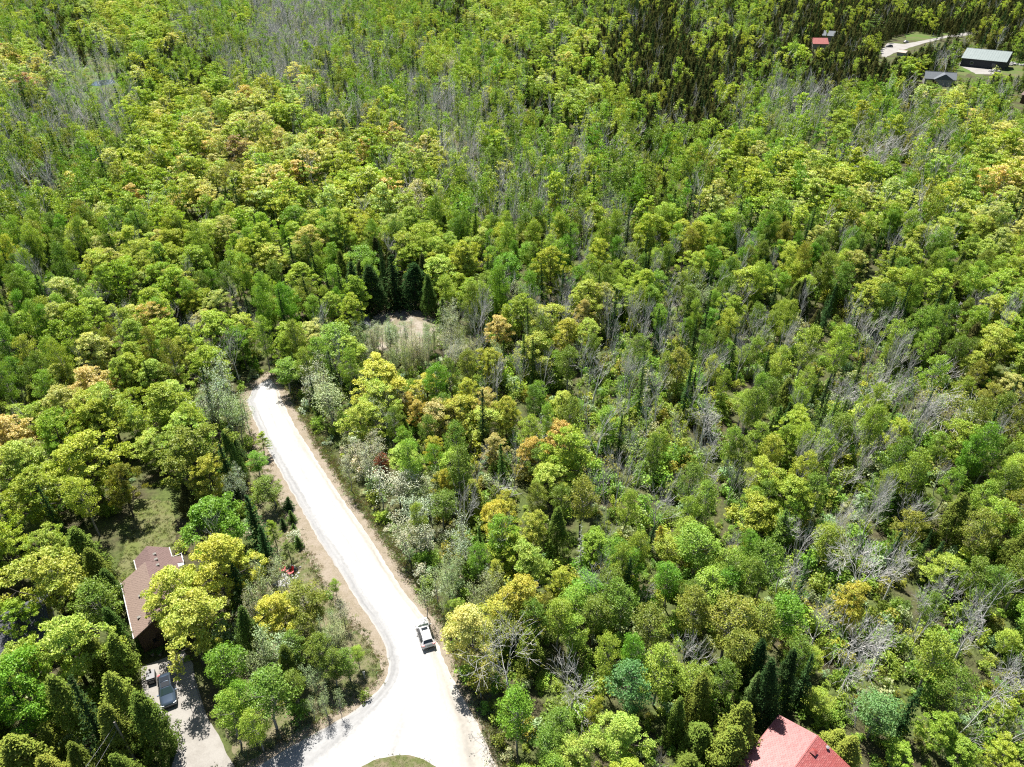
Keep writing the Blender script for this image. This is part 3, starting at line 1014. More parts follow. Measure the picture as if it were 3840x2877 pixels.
# firewood pile and planters by the porch
fp = at(*zoom(7, 1255, 800), .5)
fw = empty('firewood_stack', (fp.x, fp.y, 0), math.radians(-30), 'pile of split firewood under the yellow maple beside the house', 'firewood')
lg = MB()
lg.tube([(0, -.25, 0), (0, .25, 0)], [.11, .11], 7)
lme = lg.mesh('split_log', M['cut'])
for row in range(5):
    for k in range(14):
        o = link('split_log', lme, fw)
        o.location = ((k - 6.5) * .22 + (row % 2) * .1, r.uniform(-.05, .05), .12 + row * .19)
        o.rotation_euler = (0, r.uniform(0, 3), r.uniform(-.1, .1))
for k, (x, y) in enumerate(((1.2, -.7), (2.0, -1.2), (3.3, -1.0))):
    p = lp(house, x, y)
    e = empty('planter_pot', (p.x, p.y, .03), 0, ('dark planter pot nearest the corner of the house front', 'dark planter pot in the middle before the house front', 'dark planter pot by the shelf of the house front')[k], 'pot')
    b = MB()
    b.tube([(0, 0, 0), (0, 0, .42), (0, 0, .5)], [.17, .25, .27], 12)
    b.build('pot', M['dark_stone'], e)
    lf = MB()
    rr = random.Random(k)
    for i in range(70):
        c = Vector((rr.gauss(0, .17), rr.gauss(0, .17), .55 + abs(rr.gauss(0, .16))))
        a, b2 = Vector((rr.gauss(0, 1), rr.gauss(0, 1), rr.gauss(0, .4))).normalized() * .1, Vector((rr.gauss(0, 1), rr.gauss(0, 1), rr.gauss(0, .4))).normalized() * .07
        lf.add([c - a, c - b2, c + a, c + b2], [(0, 1, 2, 3)])
    pf = lf.build('foliage', M['leaf'], e)
    pf['tint'] = (.07, .14, .03)

# utility poles with wires
pt = Vector((-42.1, 43.0, 0))


def pole(loc, H, label, arm=True):
    e = empty('utility_pole', loc, math.radians(20), label, 'utility pole')
    p = MB()
    p.tube([(0, 0, 0), (0, 0, H)], [.16, .11], 10)
    p.build('pole', M['pole'], e)
    c = MB()
    c.box((0, 0, H - .6), (1.6, .1, .12)) if arm else c.box((0, .1, H - .5), (.12, .12, .3))
    c.build('crossarm', M['pole'], e)
    for s in (-.7, 0, .7) if arm else (0,):
        i = MB()
        i.tube([(s, 0, H - .55), (s, 0, H - .38)], [.05, .03], 8)
        i.build('insulator', M['metal_grey'], e)
    return e


pole(pt, 8.6, 'weathered utility pole rising out of the cedars beside the driveway', arm=False)
pole((301.5, 601, 0), 10, 'far utility pole standing on the green lawn by the lane')


def wire(a, b, sag, label, w=.012):
    m = MB()
    a, b = Vector(a), Vector(b)
    m.tube([a.lerp(b, t / 12) - Vector((0, 0, sag * 4 * (t / 12) * (1 - t / 12))) for t in range(13)], [w] * 13, 5)
    tag(m.build('overhead_wire', M['wire']), label, 'wire')


w_end = at(*zoom(7, 520, 1760), 6.5)
wire((pt.x, pt.y, 8.2), (w_end.x - 2, w_end.y - 5, 6.8), .4, 'thin overhead wire running from the utility pole towards the viewer, upper strand')
w2 = at(*zoom(7, 575, 1730), 6)
wire((pt.x, pt.y, 7.4), (w2.x - 1, w2.y - 4, 6.0), .5, 'thin overhead wire below the upper strand at the utility pole')

# white marker on the verge corner
sg = at(1280 + 152 * .5795, 1917 + 1085 * .5795)
e = empty('marker_post', (sg.x, sg.y, 0), math.radians(20), 'small white marker blade on a post on the grass corner', 'marker')
m_ = MB()
m_.box((0, 0, .45), (.06, .05, .9))
m_.build('post', M['white_wood'], e)
m_ = MB()
m_.add([(-.16, -.03, 1.45), (.16, -.03, 1.45), (.05, -.03, .75), (-.05, -.03, .75), (-.16, .03, 1.45), (.16, .03, 1.45), (.05, .03, .75), (-.05, .03, .75)], [(0, 1, 2, 3), (7, 6, 5, 4), (0, 4, 5, 1), (1, 5, 6, 2), (2, 6, 7, 3), (3, 7, 4, 0)])
m_.build('blade', M['white_wood'], e)

# rock heaps and tarps near the barn
for k, (x, y, s, lb) in enumerate(((314.5, 485, 5.5, 'heap of grey rocks beside the far barn'), (322, 481, 4.5, 'heap of pale rocks at the right edge beyond the barn'), (291, 462, 3.2, 'low pile of pale rubble in front of the far barn'))):
    e = empty('rock_heap', (x, y, 0), 0, lb, 'rock heap')
    rr = random.Random(k + 9)
    for i in range(36):
        o = link('rock', sme[i % 3], e)
        t, q = rr.uniform(0, 6.28), math.sqrt(rr.random())
        o.location = (s * q * math.cos(t), s * .6 * q * math.sin(t), max(0, (1 - q) * s * .28))
        z = rr.uniform(.9, 2.2)
        o.scale = (z, z * .8, z * .8)
        o.rotation_euler = (rr.uniform(-.4, .4), rr.uniform(-.4, .4), rr.uniform(0, 6))

# fallen logs
LOGS = [((3174, 1627), (3267, 1580), .30, 'long barkless fallen log lying in the swampy gap on the right'), ((2240, 2432), (2284, 2480), .34, 'short pale log lying between green trees right of the big grey crown'),
        ((2330, 2240), (2400, 2292), .22, 'pale fallen trunk under the thin dark stems'), ((2800, 1270), (2870, 1330), .2, 'fallen grey pole leaning down in the right-hand dead stand'), ((3150, 2020), (3110, 2120), .22, 'pale trunk fallen among the bare trees'),
        ((3010, 1900), (3070, 1860), .2, 'thin fallen log below the swampy gap'), ((3440, 1570), (3500, 1600), .18, 'thin fallen log right of the swampy gap')]
for (a, b, r0, lb) in LOGS:
    m_ = MB()
    A_, B_ = at(*a, .5), at(*b, .9)
    L_ = (B_ - A_)
    m_.tube([A_, A_ + L_ * .35 + Vector((0, 0, .05)), A_ + L_ * .7, B_], [r0, r0 * .9, r0 * .75, r0 * .5], 8)
    for t in (.45, .62, .8):
        q = A_ + L_ * t
        m_.tube([q, q + Vector((RNG.uniform(-.6, .6), RNG.uniform(-.3, .6), .9))], [.06, .02], 5)
    tag(m_.build('fallen_log', M['log']), lb, 'log')


# ------------------------------------------------------------------ trees: growing the shapes
def frame_of(d):
    d = d / (np.linalg.norm(d) + 1e-9)
    a = np.cross(d, [0.31, 0.17, 0.05] if abs(d[2]) > .9 else [0, 0, 1.0])
    a /= np.linalg.norm(a)
    return a, np.cross(d, a)


class Wood:
    def __init__(self):
        self.v, self.f, self.n = [], [], 0

    def tube(self, pts, rad, n):
        pts = [np.asarray(p, float) for p in pts]
        ang = np.arange(n) * 2 * math.pi / n
        ca, sa = np.cos(ang)[:, None], np.sin(ang)[:, None]
        base = self.n
        for i, p in enumerate(pts):
            d = pts[min(i + 1, len(pts) - 1)] - pts[max(i - 1, 0)]
            a, b = frame_of(d)
            self.v.append(p + (ca * a + sa * b) * rad[i])
        for i in range(len(pts) - 1):
            for k in range(n):
                k2 = (k + 1) % n
                self.f.append((base + i * n + k, base + i * n + k2, base + (i + 1) * n + k2, base + (i + 1) * n + k))
        self.n += n * len(pts)


def leaves_mesh(name, C, N, S, hue, m, rng, aspect=.72, fold=.25):
    """kite shaped folded leaves: C centres, N facing, S half length"""
    n = len(C)
    N = N / (np.linalg.norm(N, axis=1, keepdims=True) + 1e-9)
    R = rng.normal(size=(n, 3))
    A = np.cross(N, R)
    A /= np.linalg.norm(A, axis=1, keepdims=True) + 1e-9
    B = np.cross(N, A)
    S = S[:, None]
    w = S * aspect
    v = np.empty((n, 4, 3))
    v[:, 0] = C - A * S
    v[:, 1] = C + B * w + N * w * fold
    v[:, 2] = C + A * S
    v[:, 3] = C - B * w + N * w * fold
    me = bpy.data.meshes.new(name)
    me.vertices.add(4 * n)
    me.vertices.foreach_set('co', v.reshape(-1).astype(np.float32))
    me.loops.add(4 * n)
    me.loops.foreach_set('vertex_index', np.arange(4 * n, dtype=np.int32))
    me.polygons.add(n)
    me.polygons.foreach_set('loop_start', np.arange(0, 4 * n, 4, dtype=np.int32))
    me.update(calc_edges=True)
    at_ = me.attributes.new('hue', 'FLOAT', 'POINT')
    at_.data.foreach_set('value', np.repeat(hue, 4).astype(np.float32))
    me.materials.append(m)
    return me


def wood_mesh(name, w, m):
    me = bpy.data.meshes.new(name)
    me.from_pydata(np.concatenate(w.v).tolist() if w.v else [], [], w.f)
    me.polygons.foreach_set('use_smooth', [True] * len(me.polygons))
    me.materials.append(m)
    me.update()
    return me


def limb(w, rng, a, b, r0, r1, n=5, bend=.12, seg=3):
    a, b = np.asarray(a, float), np.asarray(b, float)
    L = np.linalg.norm(b - a)
    pts = [a]
    for k in range(1, seg):
        t = k / seg
        p = a + (b - a) * t + rng.normal(size=3) * L * bend * .5
        p[2] -= L * .06 * math.sin(math.pi * t)
        pts.append(p)
    pts.append(b)
    w.tube(pts, [r0 + (r1 - r0) * i / seg for i in range(seg + 1)], n)
    return pts


def clump_leaves(rng, cents, rads, per, size, flat, up, outw, axis_c, spread=.85):
    C, N, S, Hh = [], [], [], []
    for c, r in zip(cents, rads):
        n = max(3, int(per * (r / rads.mean()) ** 2 * rng.uniform(.7, 1.25)))
        d = rng.normal(size=(n, 3))
        d /= np.linalg.norm(d, axis=1, keepdims=True)
        q = d * (rng.random((n, 1)) ** .45) * r
        q[:, 2] *= flat
        pos = c + q
        o = pos - axis_c
        o[:, 2] *= .5
        o /= np.linalg.norm(o, axis=1, keepdims=True) + 1e-6
        nn = rng.normal(size=(n, 3)) * spread + np.array([0, 0, up]) + o * outw
        C.append(pos)
        N.append(nn)
        S.append(rng.uniform(size[0], size[1], n))
        Hh.append(np.clip(rng.normal(.5, .16, n) + rng.normal(0, .12), 0, 1))
    return np.concatenate(C), np.concatenate(N), np.concatenate(S), np.concatenate(Hh)


def gen_maple(seed, H=12.0, W=9.0, lod=0):
    rng = np.random.default_rng(seed)
    w = Wood()
    fork = H * rng.uniform(.20, .30)
    top = np.array([rng.normal(0, .25), rng.normal(0, .25), H * .8])
    w.tube([(0, 0, -.3), (0, 0, fork * .5), (rng.normal(0, .12), rng.normal(0, .12), fork), top * [1, 1, .75], top], [.28, .22, .19, .10, .03], 7 if not lod else 4)
    nc = int((115 if not lod else 52) * (W / 9) ** 1.2)
    cents = []
    tries = 0
    lobes = [(rng.uniform(0, 6.28), rng.uniform(.2, .5)) for _ in range(4)]
    while len(cents) < nc and tries < 6000:
        tries += 1
        t = rng.uniform(0, 2 * math.pi)
        z = rng.random() ** .8
        prof = (math.sin(math.pi * min(1, z * .80 + .16))) ** .75      # crown outline from bottom (0) to top (1)
        lob = 1 + sum(a * math.cos(k * (t - p)) for k, (p, a) in zip((2, 3, 3, 4), lobes)) * .55
        rr = prof * lob * (rng.random() ** .38)
        p = np.array([W / 2 * rr * math.cos(t) * .86, W / 2 * rr * math.sin(t) * .86, H * (.26 + .68 * z)])
        if all(np.linalg.norm((p - q) * [1, 1, 1.6]) > (.74 if not lod else 1.05) * (W / 9) ** .5 for q in cents):
            cents.append(p)
    cents = np.array(cents)
    rads = rng.uniform(.42, 1.0, len(cents)) * (1.0 if not lod else 1.25)
    # main limbs
    nl = 7 if not lod else 4
    ends = cents[rng.choice(len(cents), nl, replace=False)]
    knots = [np.array([0, 0, fork]), top * [1, 1, .75]]
    for e in ends:
        s = np.array([0, 0, fork + rng.uniform(-.2, H * .25)])
        knots += limb(w, rng, s, e - [0, 0, .3], .11, .035, 5 if not lod else 3)[1:]
    K = np.array(knots)
    if not lod:
        for c in cents:
            k = K[np.argmin(np.linalg.norm(K - (c - [0, 0, .6]), axis=1))]
            limb(w, rng, k, c, .035, .012, 3, seg=2)
    C, N, S, hue = clump_leaves(rng, cents, rads, 95 if not lod else 40, (.085, .16) if not lod else (.17, .30), .40, .8, .5, np.array([0, 0, H * .5]))
    return wood_mesh('maple_trunk', w, M['bark_dark']), leaves_mesh('maple_crown', C, N, S, hue, M['leaf'], rng), H, W


def gen_aspen(seed, H=13.0, W=5.0, lod=0, dens=1.0, pale=False, stems=1, size=1.0):
    rng = np.random.default_rng(seed)
    w = Wood()
    sides = 6 if not lod else 4
    cents, K = [], []
    for s in range(stems):
        off = np.array([rng.normal(0, .9), rng.normal(0, .9), 0]) * (stems > 1)
        hh = H * (1 if s == 0 else rng.uniform(.7, .95))
        ws = W if stems == 1 else W * .55
        p1 = off + [rng.normal(0, .2), rng.normal(0, .2), hh * .45]
        p2 = p1 + [rng.normal(0, .3), rng.normal(0, .3), hh * .5]
        r0 = .15 if stems == 1 else .08
        w.tube([off + [0, 0, -.3], off * .9 + [0, 0, hh * .2], p1, (p1 + p2) / 2, p2], [r0, r0 * .85, r0 * .65, r0 * .4, .015], sides)
        n = int((56 if not lod else 22) / (stems ** .7))
        cc = []
        tries = 0
        while len(cc) < n and tries < 3000:
            tries += 1
            z = rng.random()
            t = rng.uniform(0, 2 * math.pi)
            prof = min(1, .45 + z * 1.1) * (1 - max(0, z - .55) / .47) ** .55
            rr = prof * rng.random() ** .45
            ax_ = p1 + (p2 - p1) * max(0, (z * .62 + .33 - .45) / .5)
            p = np.array([ax_[0] + ws / 2 * .9 * rr * math.cos(t), ax_[1] + ws / 2 * .9 * rr * math.sin(t), hh * (.34 + .62 * z)])
            if all(np.linalg.norm(p - q) > (.55 if not lod else .85) for q in cc):
                cc.append(p)
        for c in cc:
            zz = max(hh * .22, c[2] - np.hypot(c[0] - off[0], c[1] - off[1]) * 1.0 - .3)
            f = zz / hh
            b = off * .9 + (p1 - off * .9) * min(1, f / .45) if f < .45 else p1 + (p2 - p1) * (f - .45) / .5
            b = np.array([b[0], b[1], zz])
            if not lod:
                limb(w, rng, b, c, .035, .010, 3, seg=2)
            elif rng.random() < .3:
                limb(w, rng, b, c, .04, .02, 3, seg=1)
        cents += cc
    cents = np.array(cents)
    rads = rng.uniform(.42, .85, len(cents)) * (1 if not lod else 1.35)
    per = (100 if not lod else 34) * dens
    C, N, S, hue = clump_leaves(rng, cents, rads, per, np.array((.065, .115) if not lod else (.135, .23)) * size, .85, .35, .45, np.array([0, 0, H * .6]), 1.0)
    return wood_mesh('aspen_trunk', w, M['bark_grey']), leaves_mesh('aspen_crown', C, N, S, hue, M['leaf'], rng), H, W


def gen_bare(seed, H=13.0, W=6.0, lod=0, pale=True, leafy=0, broad=False):
    rng = np.random.default_rng(seed)
    w, tips = Wood(), []
    twig_r = (.017 if broad else .014) if not lod else .028

    def grow(p, d, L, r, lev):
        d = d / np.linalg.norm(d)
        seg = 3 if lev < 2 else 2
        pts = [p]
        q, dd = p, d
        for k in range(seg):
            dd = dd + rng.normal(size=3) * (.07 if lev == 0 else .11) + np.array([0, 0, .06])
            dd = dd / np.linalg.norm(dd)
            q = q + dd * L / seg
            pts.append(q)
        re = max(twig_r * .7, r * (.55 if lev < 3 else .4))
        w.tube(pts, [r + (re - r) * i / seg for i in range(seg + 1)], 6 if lev == 0 else (4 if lev == 1 else 3))
        if lev >= ((5 if broad else 4) if not lod else 3) or L < .22:
            tips.append(q)
            return
        nb = ((4, 4, 4, 3, 2) if broad else (4, 4, 4, 3, 3))[min(lev, 4)] if not lod else (4, 3, 3, 2)[min(lev, 3)]
        for k in range(nb):
            t = 1.0 if k == 0 else rng.uniform(.3, .95)
            j = min(seg - 1, int(t * seg))
            o = pts[j] + (pts[j + 1] - pts[j]) * (t * seg - j)
            a, b = frame_of(dd)
            th = rng.uniform(0, 2 * math.pi)
            sp = rng.uniform(.2, .45) if k == 0 else rng.uniform(.5, 1.0) * (1.1 if broad else .8)
            nd = dd * math.cos(sp) + (a * math.cos(th) + b * math.sin(th)) * math.sin(sp)
            if not broad:
                nd = nd + np.array([0, 0, .25])
            grow(o, nd, L * rng.uniform(.5, .78) * (1.1 if broad else 1), max(twig_r, re * (.9 if k == 0 else .6)), lev + 1)
    tr = H * (.50 if not broad else .28)
    grow(np.array([0, 0, -.3]), np.array([rng.normal(0, .04), rng.normal(0, .04), 1]), tr, .17 if not broad else .20, 0)
    # side sprigs low on the stem
    V = np.concatenate(w.v)
    zmax, wid = V[:, 2].max(), max(np.ptp(V[:, 0]), np.ptp(V[:, 1]))
    for i in range(len(w.v)):
        w.v[i] = w.v[i] * np.array([W / wid, W / wid, H / zmax])
    me = wood_mesh('bare_trunk', w, M['bark_pale'] if pale else M['bark_grey'])
    cr = None
    if leafy:
        T = np.array(tips) * np.array([W / wid, W / wid, H / zmax])
        T = T[rng.random(len(T)) < .9]
        rads = rng.uniform(.25, .55, len(T)) * (1 if not lod else 1.5)
        C, N, S, hue = clump_leaves(rng, T, rads, leafy if not lod else leafy * .5, (.07, .12) if not lod else (.17, .28), .8, .3, .4, np.array([0, 0, H * .5]), 1.0)
        cr = leaves_mesh('olive_crown', C, N, S, hue, M['leaf'], rng)
    return me, cr, H, W


def gen_spruce(seed, H=12.0, W=3.4, lod=0, thin=1.0):
    rng = np.random.default_rng(seed)
    w = Wood()
    w.tube([(0, 0, -.3), (0, 0, H * .5), (0, 0, H)], [.16, .10, .015], 6 if not lod else 3)
    C, N, S = [], [], []
    lay = int(H * (2.5 if not lod else 1.4))
    for i in range(lay):
        z = i / lay
        zz = H * (.05 + .95 * z)
        R = W / 2 * (1 - z) ** .85 * rng.uniform(.8, 1.15) + .1
        nb = int((9 if not lod else 6) * thin)
        t0 = rng.uniform(0, 6)
        for k in range(nb):
            t = t0 + 2 * math.pi * k / nb + rng.normal(0, .15)
            rr = R * rng.uniform(.65, 1.2)
            steps = max(2, int(rr * (5.0 if not lod else 2.2)))
            for s in range(steps):
                u = (s + .6) / steps
                p = np.array([rr * u * math.cos(t), rr * u * math.sin(t), zz - rr * u * .32 + .1 * u * u * rr]) + rng.normal(0, .06, 3)
                C.append(p)
                N.append(np.array([math.cos(t) * .5, math.sin(t) * .5, 1.0]) + rng.normal(0, .45, 3))
                S.append(rng.uniform(.13, .24) if not lod else rng.uniform(.26, .42))
    C, N, S = np.array(C), np.array(N), np.array(S)
    hue = np.clip(rng.normal(.5, .2, len(C)), 0, 1)
    return wood_mesh('spruce_trunk', w, M['bark_dark']), leaves_mesh('spruce_crown', C, N, S, hue, M['needle'], rng, aspect=.55, fold=.1), H, W


def gen_cedar(seed, H=9.0, W=4.6, lod=0):
    rng = np.random.default_rng(seed)
    w = Wood()
    w.tube([(0, 0, -.3), (0, 0, H * .5), (0, 0, H * .96)], [.17, .11, .02], 6 if not lod else 3)
    nc = 300 if not lod else 70
    cents = []
    for _ in range(nc):
        z = rng.random() ** 1.1
        t = rng.uniform(0, 2 * math.pi)
        R = W / 2 * (1 - z ** 1.6) ** .85 * (.88 + .16 * math.sin(3 * t + seed) * math.sin(z * 7 + seed) + .10 * math.sin(5 * t + 11 * z + seed))
        rr = R * rng.uniform(.55, 1.06)
        cents.append((rr * math.cos(t), rr * math.sin(t), H * (.05 + .93 * z)))
    cents = np.array(cents)
    rads = rng.uniform(.2, .55, nc) * (1 if not lod else 1.5)
    C, N, S, hue = clump_leaves(rng, cents, rads, 30 if not lod else 20, (.07, .135) if not lod else (.17, .28), 1.5, .3, .7, np.array([0, 0, H * .35]), .55)
    return wood_mesh('cedar_trunk', w, M['bark_dark']), leaves_mesh('cedar_crown', C, N, S, hue, M['needle'], rng, aspect=.6), H, W


def gen_pine(seed, H=17.0, W=9.0, lod=0):
    rng = np.random.default_rng(seed)
    w = Wood()
    w.tube([(0, 0, -.3), (.1, 0, H * .5), (0, .1, H)], [.25, .17, .03], 6)
    cents = []
    for i in range(9):
        z = H * (.28 + .7 * i / 9)
        R = W / 2 * (1 - (i / 9.5) ** 1.5) * rng.uniform(.75, 1.1)
        for k in range(6):
            t = rng.uniform(0, 6.28)
            e = np.array([R * math.cos(t), R * math.sin(t), z + R * .12])
            limb(w, rng, (0, 0, z), e, .06, .02, 4)
            for u in (.45, .72, 1.0):
                cents.append(e * [u, u, 1] - [0, 0, (1 - u) * R * .12])
    cents = np.array(cents)
    rads = rng.uniform(.5, .85, len(cents))
    C, N, S, hue = clump_leaves(rng, cents, rads, 36, (.12, .22), .38, .8, .3, np.array([0, 0, H * .5]), .7)
    return wood_mesh('pine_trunk', w, M['bark_dark']), leaves_mesh('pine_crown', C, N, S, hue, M['needle'], rng, aspect=.5), H, W


def gen_bush(seed, H=2.0, W=2.2, lod=0):
    rng = np.random.default_rng(seed)
    w = Wood()
    cents = []
    for _ in range(16 if not lod else 8):
        t, q, z = rng.uniform(0, 6.28), rng.random() ** .5, rng.random()
        cents.append((W / 2 * q * math.cos(t) * (1 - .5 * z), W / 2 * q * math.sin(t) * (1 - .5 * z), H * (.12 + .82 * z)))
    for c in cents:
        limb(w, rng, (c[0] * .2, c[1] * .2, 0), c, .02, .008, 3, seg=2)
    cents = np.array(cents)
    rads = rng.uniform(.25, .5, len(cents)) * (1 if not lod else 1.4)
    C, N, S, hue = clump_leaves(rng, cents, rads, 26 if not lod else 12, (.07, .13) if not lod else (.14, .24), .8, .6, .4, np.array([0, 0, 0]), .9)
    return wood_mesh('shrub_stems', w, M['bark_grey']), leaves_mesh('shrub_foliage', C, N, S, hue, M['leaf'], rng), H, W


def gen_deadspruce(seed, H=10.0, W=1.6, lod=0):
    rng = np.random.default_rng(seed)
    w = Wood()
    w.tube([(0, 0, -.3), (0, 0, H * .5), (0, 0, H)], [.13, .08, .02], 5)
    for i in range(60):
        z = H * rng.uniform(.15, .97)
        t = rng.uniform(0, 6.28)
        R = W / 2 * (1.1 - z / H) * rng.uniform(.6, 1.2) + .15
        w.tube([(0, 0, z), (R * math.cos(t), R * math.sin(t), z - R * .25)], [.025, .010], 3)
    return wood_mesh('dead_spruce_trunk', w, M['bark_pale']), None, H, W


KINDS = {
    'maple': [lambda s, l: gen_maple(s, 12, 9, l), 5, 'maple_tree', 'maple'],
    'aspen': [lambda s, l: gen_aspen(s, 13, 5.2, l), 5, 'aspen_tree', 'aspen'],
    'silver': [lambda s, l: gen_aspen(s, 11, 5.0, l, .34, True, 5, .85), 4, 'poplar_tree', 'poplar'],
    'bare': [lambda s, l: gen_bare(s, 13, 6.2, l), 6, 'bare_tree', 'bare tree'],
    'broadbare': [lambda s, l: gen_bare(s, 10, 9, l, True, 0, True), 2, 'bare_tree', 'bare tree'],
    'olive': [lambda s, l: gen_bare(s, 14, 12, l, True, 7, True), 2, 'ash_tree', 'ash tree'],
    'spruce': [lambda s, l: gen_spruce(s, 12, 3.6, l), 4, 'spruce_tree', 'spruce'],
    'cedar': [lambda s, l: gen_cedar(s, 9, 4.6, l), 4, 'cedar_tree', 'cedar'],
    'pine': [lambda s, l: gen_pine(s, 17, 9, l), 1, 'pine_tree', 'pine'],
    'deadspruce': [lambda s, l: gen_deadspruce(s, 10, 1.7, l), 2, 'dead_spruce', 'dead spruce'],
    'bush': [lambda s, l: gen_bush(s, 2.0, 2.2, l), 4, 'shrub', 'shrub'],
}
PROTO = {}
for i, (k, (g, n, nm, ct)) in enumerate(KINDS.items()):
    for l in (0, 1):
        PROTO[k, l] = [g(1000 * i + 17 * j + 3, l) for j in range(n if not l else max(2, n - 1) if n > 1 else 1)]

TINT = {
    'lime': ((.30, .40, .050), 'lime green'), 'yellow': ((.375, .455, .085), 'yellow-green'), 'yg': ((.34, .42, .058), 'light green'),
    'bright': ((.16, .30, .030), 'bright green'), 'mid': ((.155, .235, .034), 'mid green'), 'fresh': ((.25, .36, .048), 'fresh green'), 'cool': ((.13, .26, .080), 'cool green'),
    'olive': ((.225, .25, .040), 'olive green'), 'cedar': ((.135, .180, .032), 'olive'), 'cedarl': ((.20, .245, .042), 'pale olive'), 'cedard': ((.080, .090, .030), 'brownish dark'),
    'spruce': ((.036, .072, .022), 'dark green'), 'sprucel': ((.08, .140, .030), 'mid green'), 'gold': ((.44, .45, .075), 'golden'), 'orange': ((.58, .42, .120), 'orange'),
    'peach': ((.55, .48, .19), 'peach tinted'), 'pale': ((.48, .51, .17), 'pale yellow'), 'red': ((.34, .11, .065), 'red leaved'), 'silver': ((.44, .47, .34), 'silvery'), 'silverg': ((.32, .39, .19), 'grey-green'),
    'rust': ((.40, .30, .16), 'rusty brown'), 'grey': ((.3, .29, .27), 'grey'), 'pine': ((.15, .21, .06), 'blue-green'), 'young': ((.20, .31, .045), 'bright green'),
}

LAND = [((-11.55, 60.2), 'the white car'), ((-42.2, 51.9), 'the blue car'), ((-48, 64), 'the brown house'), ((32, 42), 'the red roofed house'), ((-33, 71), 'the red chairs'),
        (tuple(at(990, 1450)[:2]), 'the road end'), (tuple(at(1480, 1230)[:2]), 'the sandy clearing'), (tuple(at(3220, 1600)[:2]), 'the barkless fallen log'), (tuple(at(2265, 2456)[:2]), 'the short pale log'),
        (tuple(at(1512, 2850)[:2]), 'the grass island'), (tuple(at(2050, 1800)[:2]), 'the orange maple thicket'), (tuple(at(2300, 1500)[:2]), 'the tall dead stand'), (tuple(at(3500, 1500)[:2]), 'the big olive ash'), (tuple(at(600, 1800)[:2]), 'the sunlit back lawn'), (tuple(at(3300, 2200)[:2]), 'the grey bare thicket')]
USED = set()


ONES = 'no one two three four five six seven eight nine ten eleven twelve thirteen fourteen fifteen sixteen seventeen eighteen nineteen'.split()
TENS = 'x x twenty thirty forty fifty sixty seventy eighty ninety'.split()


def spell(n):
    if n < 20:
        return ONES[n]
    if n < 100:
        return TENS[n // 10] + ('-' + ONES[n % 10] if n % 10 else '')
    return 'over-a-hundred'


def tree_label(kind, tint, x, y, H):
    word = KINDS[kind][3]
    size = 'tall' if H > 12.5 else ('young' if H < 6.5 else '')
    col = TINT[tint][1] if kind not in ('bare', 'broadbare', 'deadspruce') else 'grey'
    if kind == 'broadbare':
        size = 'spreading'
    if word == 'bare tree':
        col, word = 'bare', 'grey tree'
    L = sorted(LAND, key=lambda q: (q[0][0] - x) ** 2 + (q[0][1] - y) ** 2)
    for sz in (size, 'slightly leaning', 'full crowned', 'uneven', 'slender'):
        for (lx, ly), nm in L:
            dx, dy = x - lx, y - ly
            a = f"{spell(abs(round(dx)))} metres {'right' if dx > 0 else 'left'} of"
            b = f"{spell(abs(round(dy)))} {'beyond' if dy > 0 else 'before'}"
            t = ' '.join(f"{sz} {col} {word} {a} and {b} {nm}".split())
            if t not in USED and len(t.split()) <= 16:
                USED.add(t)
                return t
    return t


NAMED = {}


def plant(kind, x, y, H, W, tint, label=None, var=None, jitter=.12, rz=None):
    """one tree as a thing of its own: an Empty at the foot with trunk and crown"""
    r = RNG
    P = PROTO[kind, 0]
    tw, cr, h0, w0 = P[var % len(P)] if var is not None else r.choice(P)
    nm, ct = KINDS[kind][2], KINDS[kind][3]
    if kind == 'spruce' and H < 4:
        nm, ct = 'spruce_sapling', 'sapling'
    e = link(nm, None)
    e.location = (x, y, 0)
    sx = W / w0
    e.scale = (sx, sx * r.uniform(.9, 1.1), H / h0)
    e.rotation_euler = (r.gauss(0, .035), r.gauss(0, .035), r.uniform(0, 6.28) if rz is None else rz)
    tag(e, label or tree_label(kind, tint, x, y, H), ct, GROUPS.get(kind, 'forest trees'))
    base = TINT[tint][0]
    k = r.uniform(1 - jitter, 1 + jitter)
    t = (base[0] * k * r.uniform(1 - jitter, 1 + jitter), base[1] * k, base[2] * k)
    a = link('trunk' if kind != 'bush' else 'stems', tw, e)
    if cr is not None:
        b = link('crown' if kind != 'bush' else 'foliage', cr, e)
        b['tint'] = t
    return e


GROUPS = {'maple': 'maples of the forest', 'aspen': 'aspens of the forest', 'silver': 'silvery poplars near the road', 'bare': 'bare trees of the dead stand', 'broadbare': 'bare trees of the dead stand', 'olive': 'sparse leafed ash trees', 'spruce': 'spruces of the forest', 'cedar': 'cedars of the forest', 'deadspruce': 'bare spruce poles', 'bush': 'shrubs along the road'}
CENTRE = {'maple': .62, 'aspen': .66, 'silver': .66, 'bare': .74, 'broadbare': .66, 'olive': .66, 'spruce': .5, 'cedar': .5, 'pine': .6, 'deadspruce': .5, 'bush': .5}
PLANTED = []


def tree_px(n, zx, zy, wz, H, kind, tint, label=None):
    px, py = zoom(n, zx, zy)
    c = at(px, py, H * CENTRE[kind])
    zc = proj(c.x, c.y, c.z)[2]
    W = wz * .5795 * zc / FPX
    PLANTED.append((c.x, c.y, W * (1.7 if kind in ('broadbare', 'bare') else 1), kind))
    return plant(kind, c.x, c.y, H, W, tint, label)


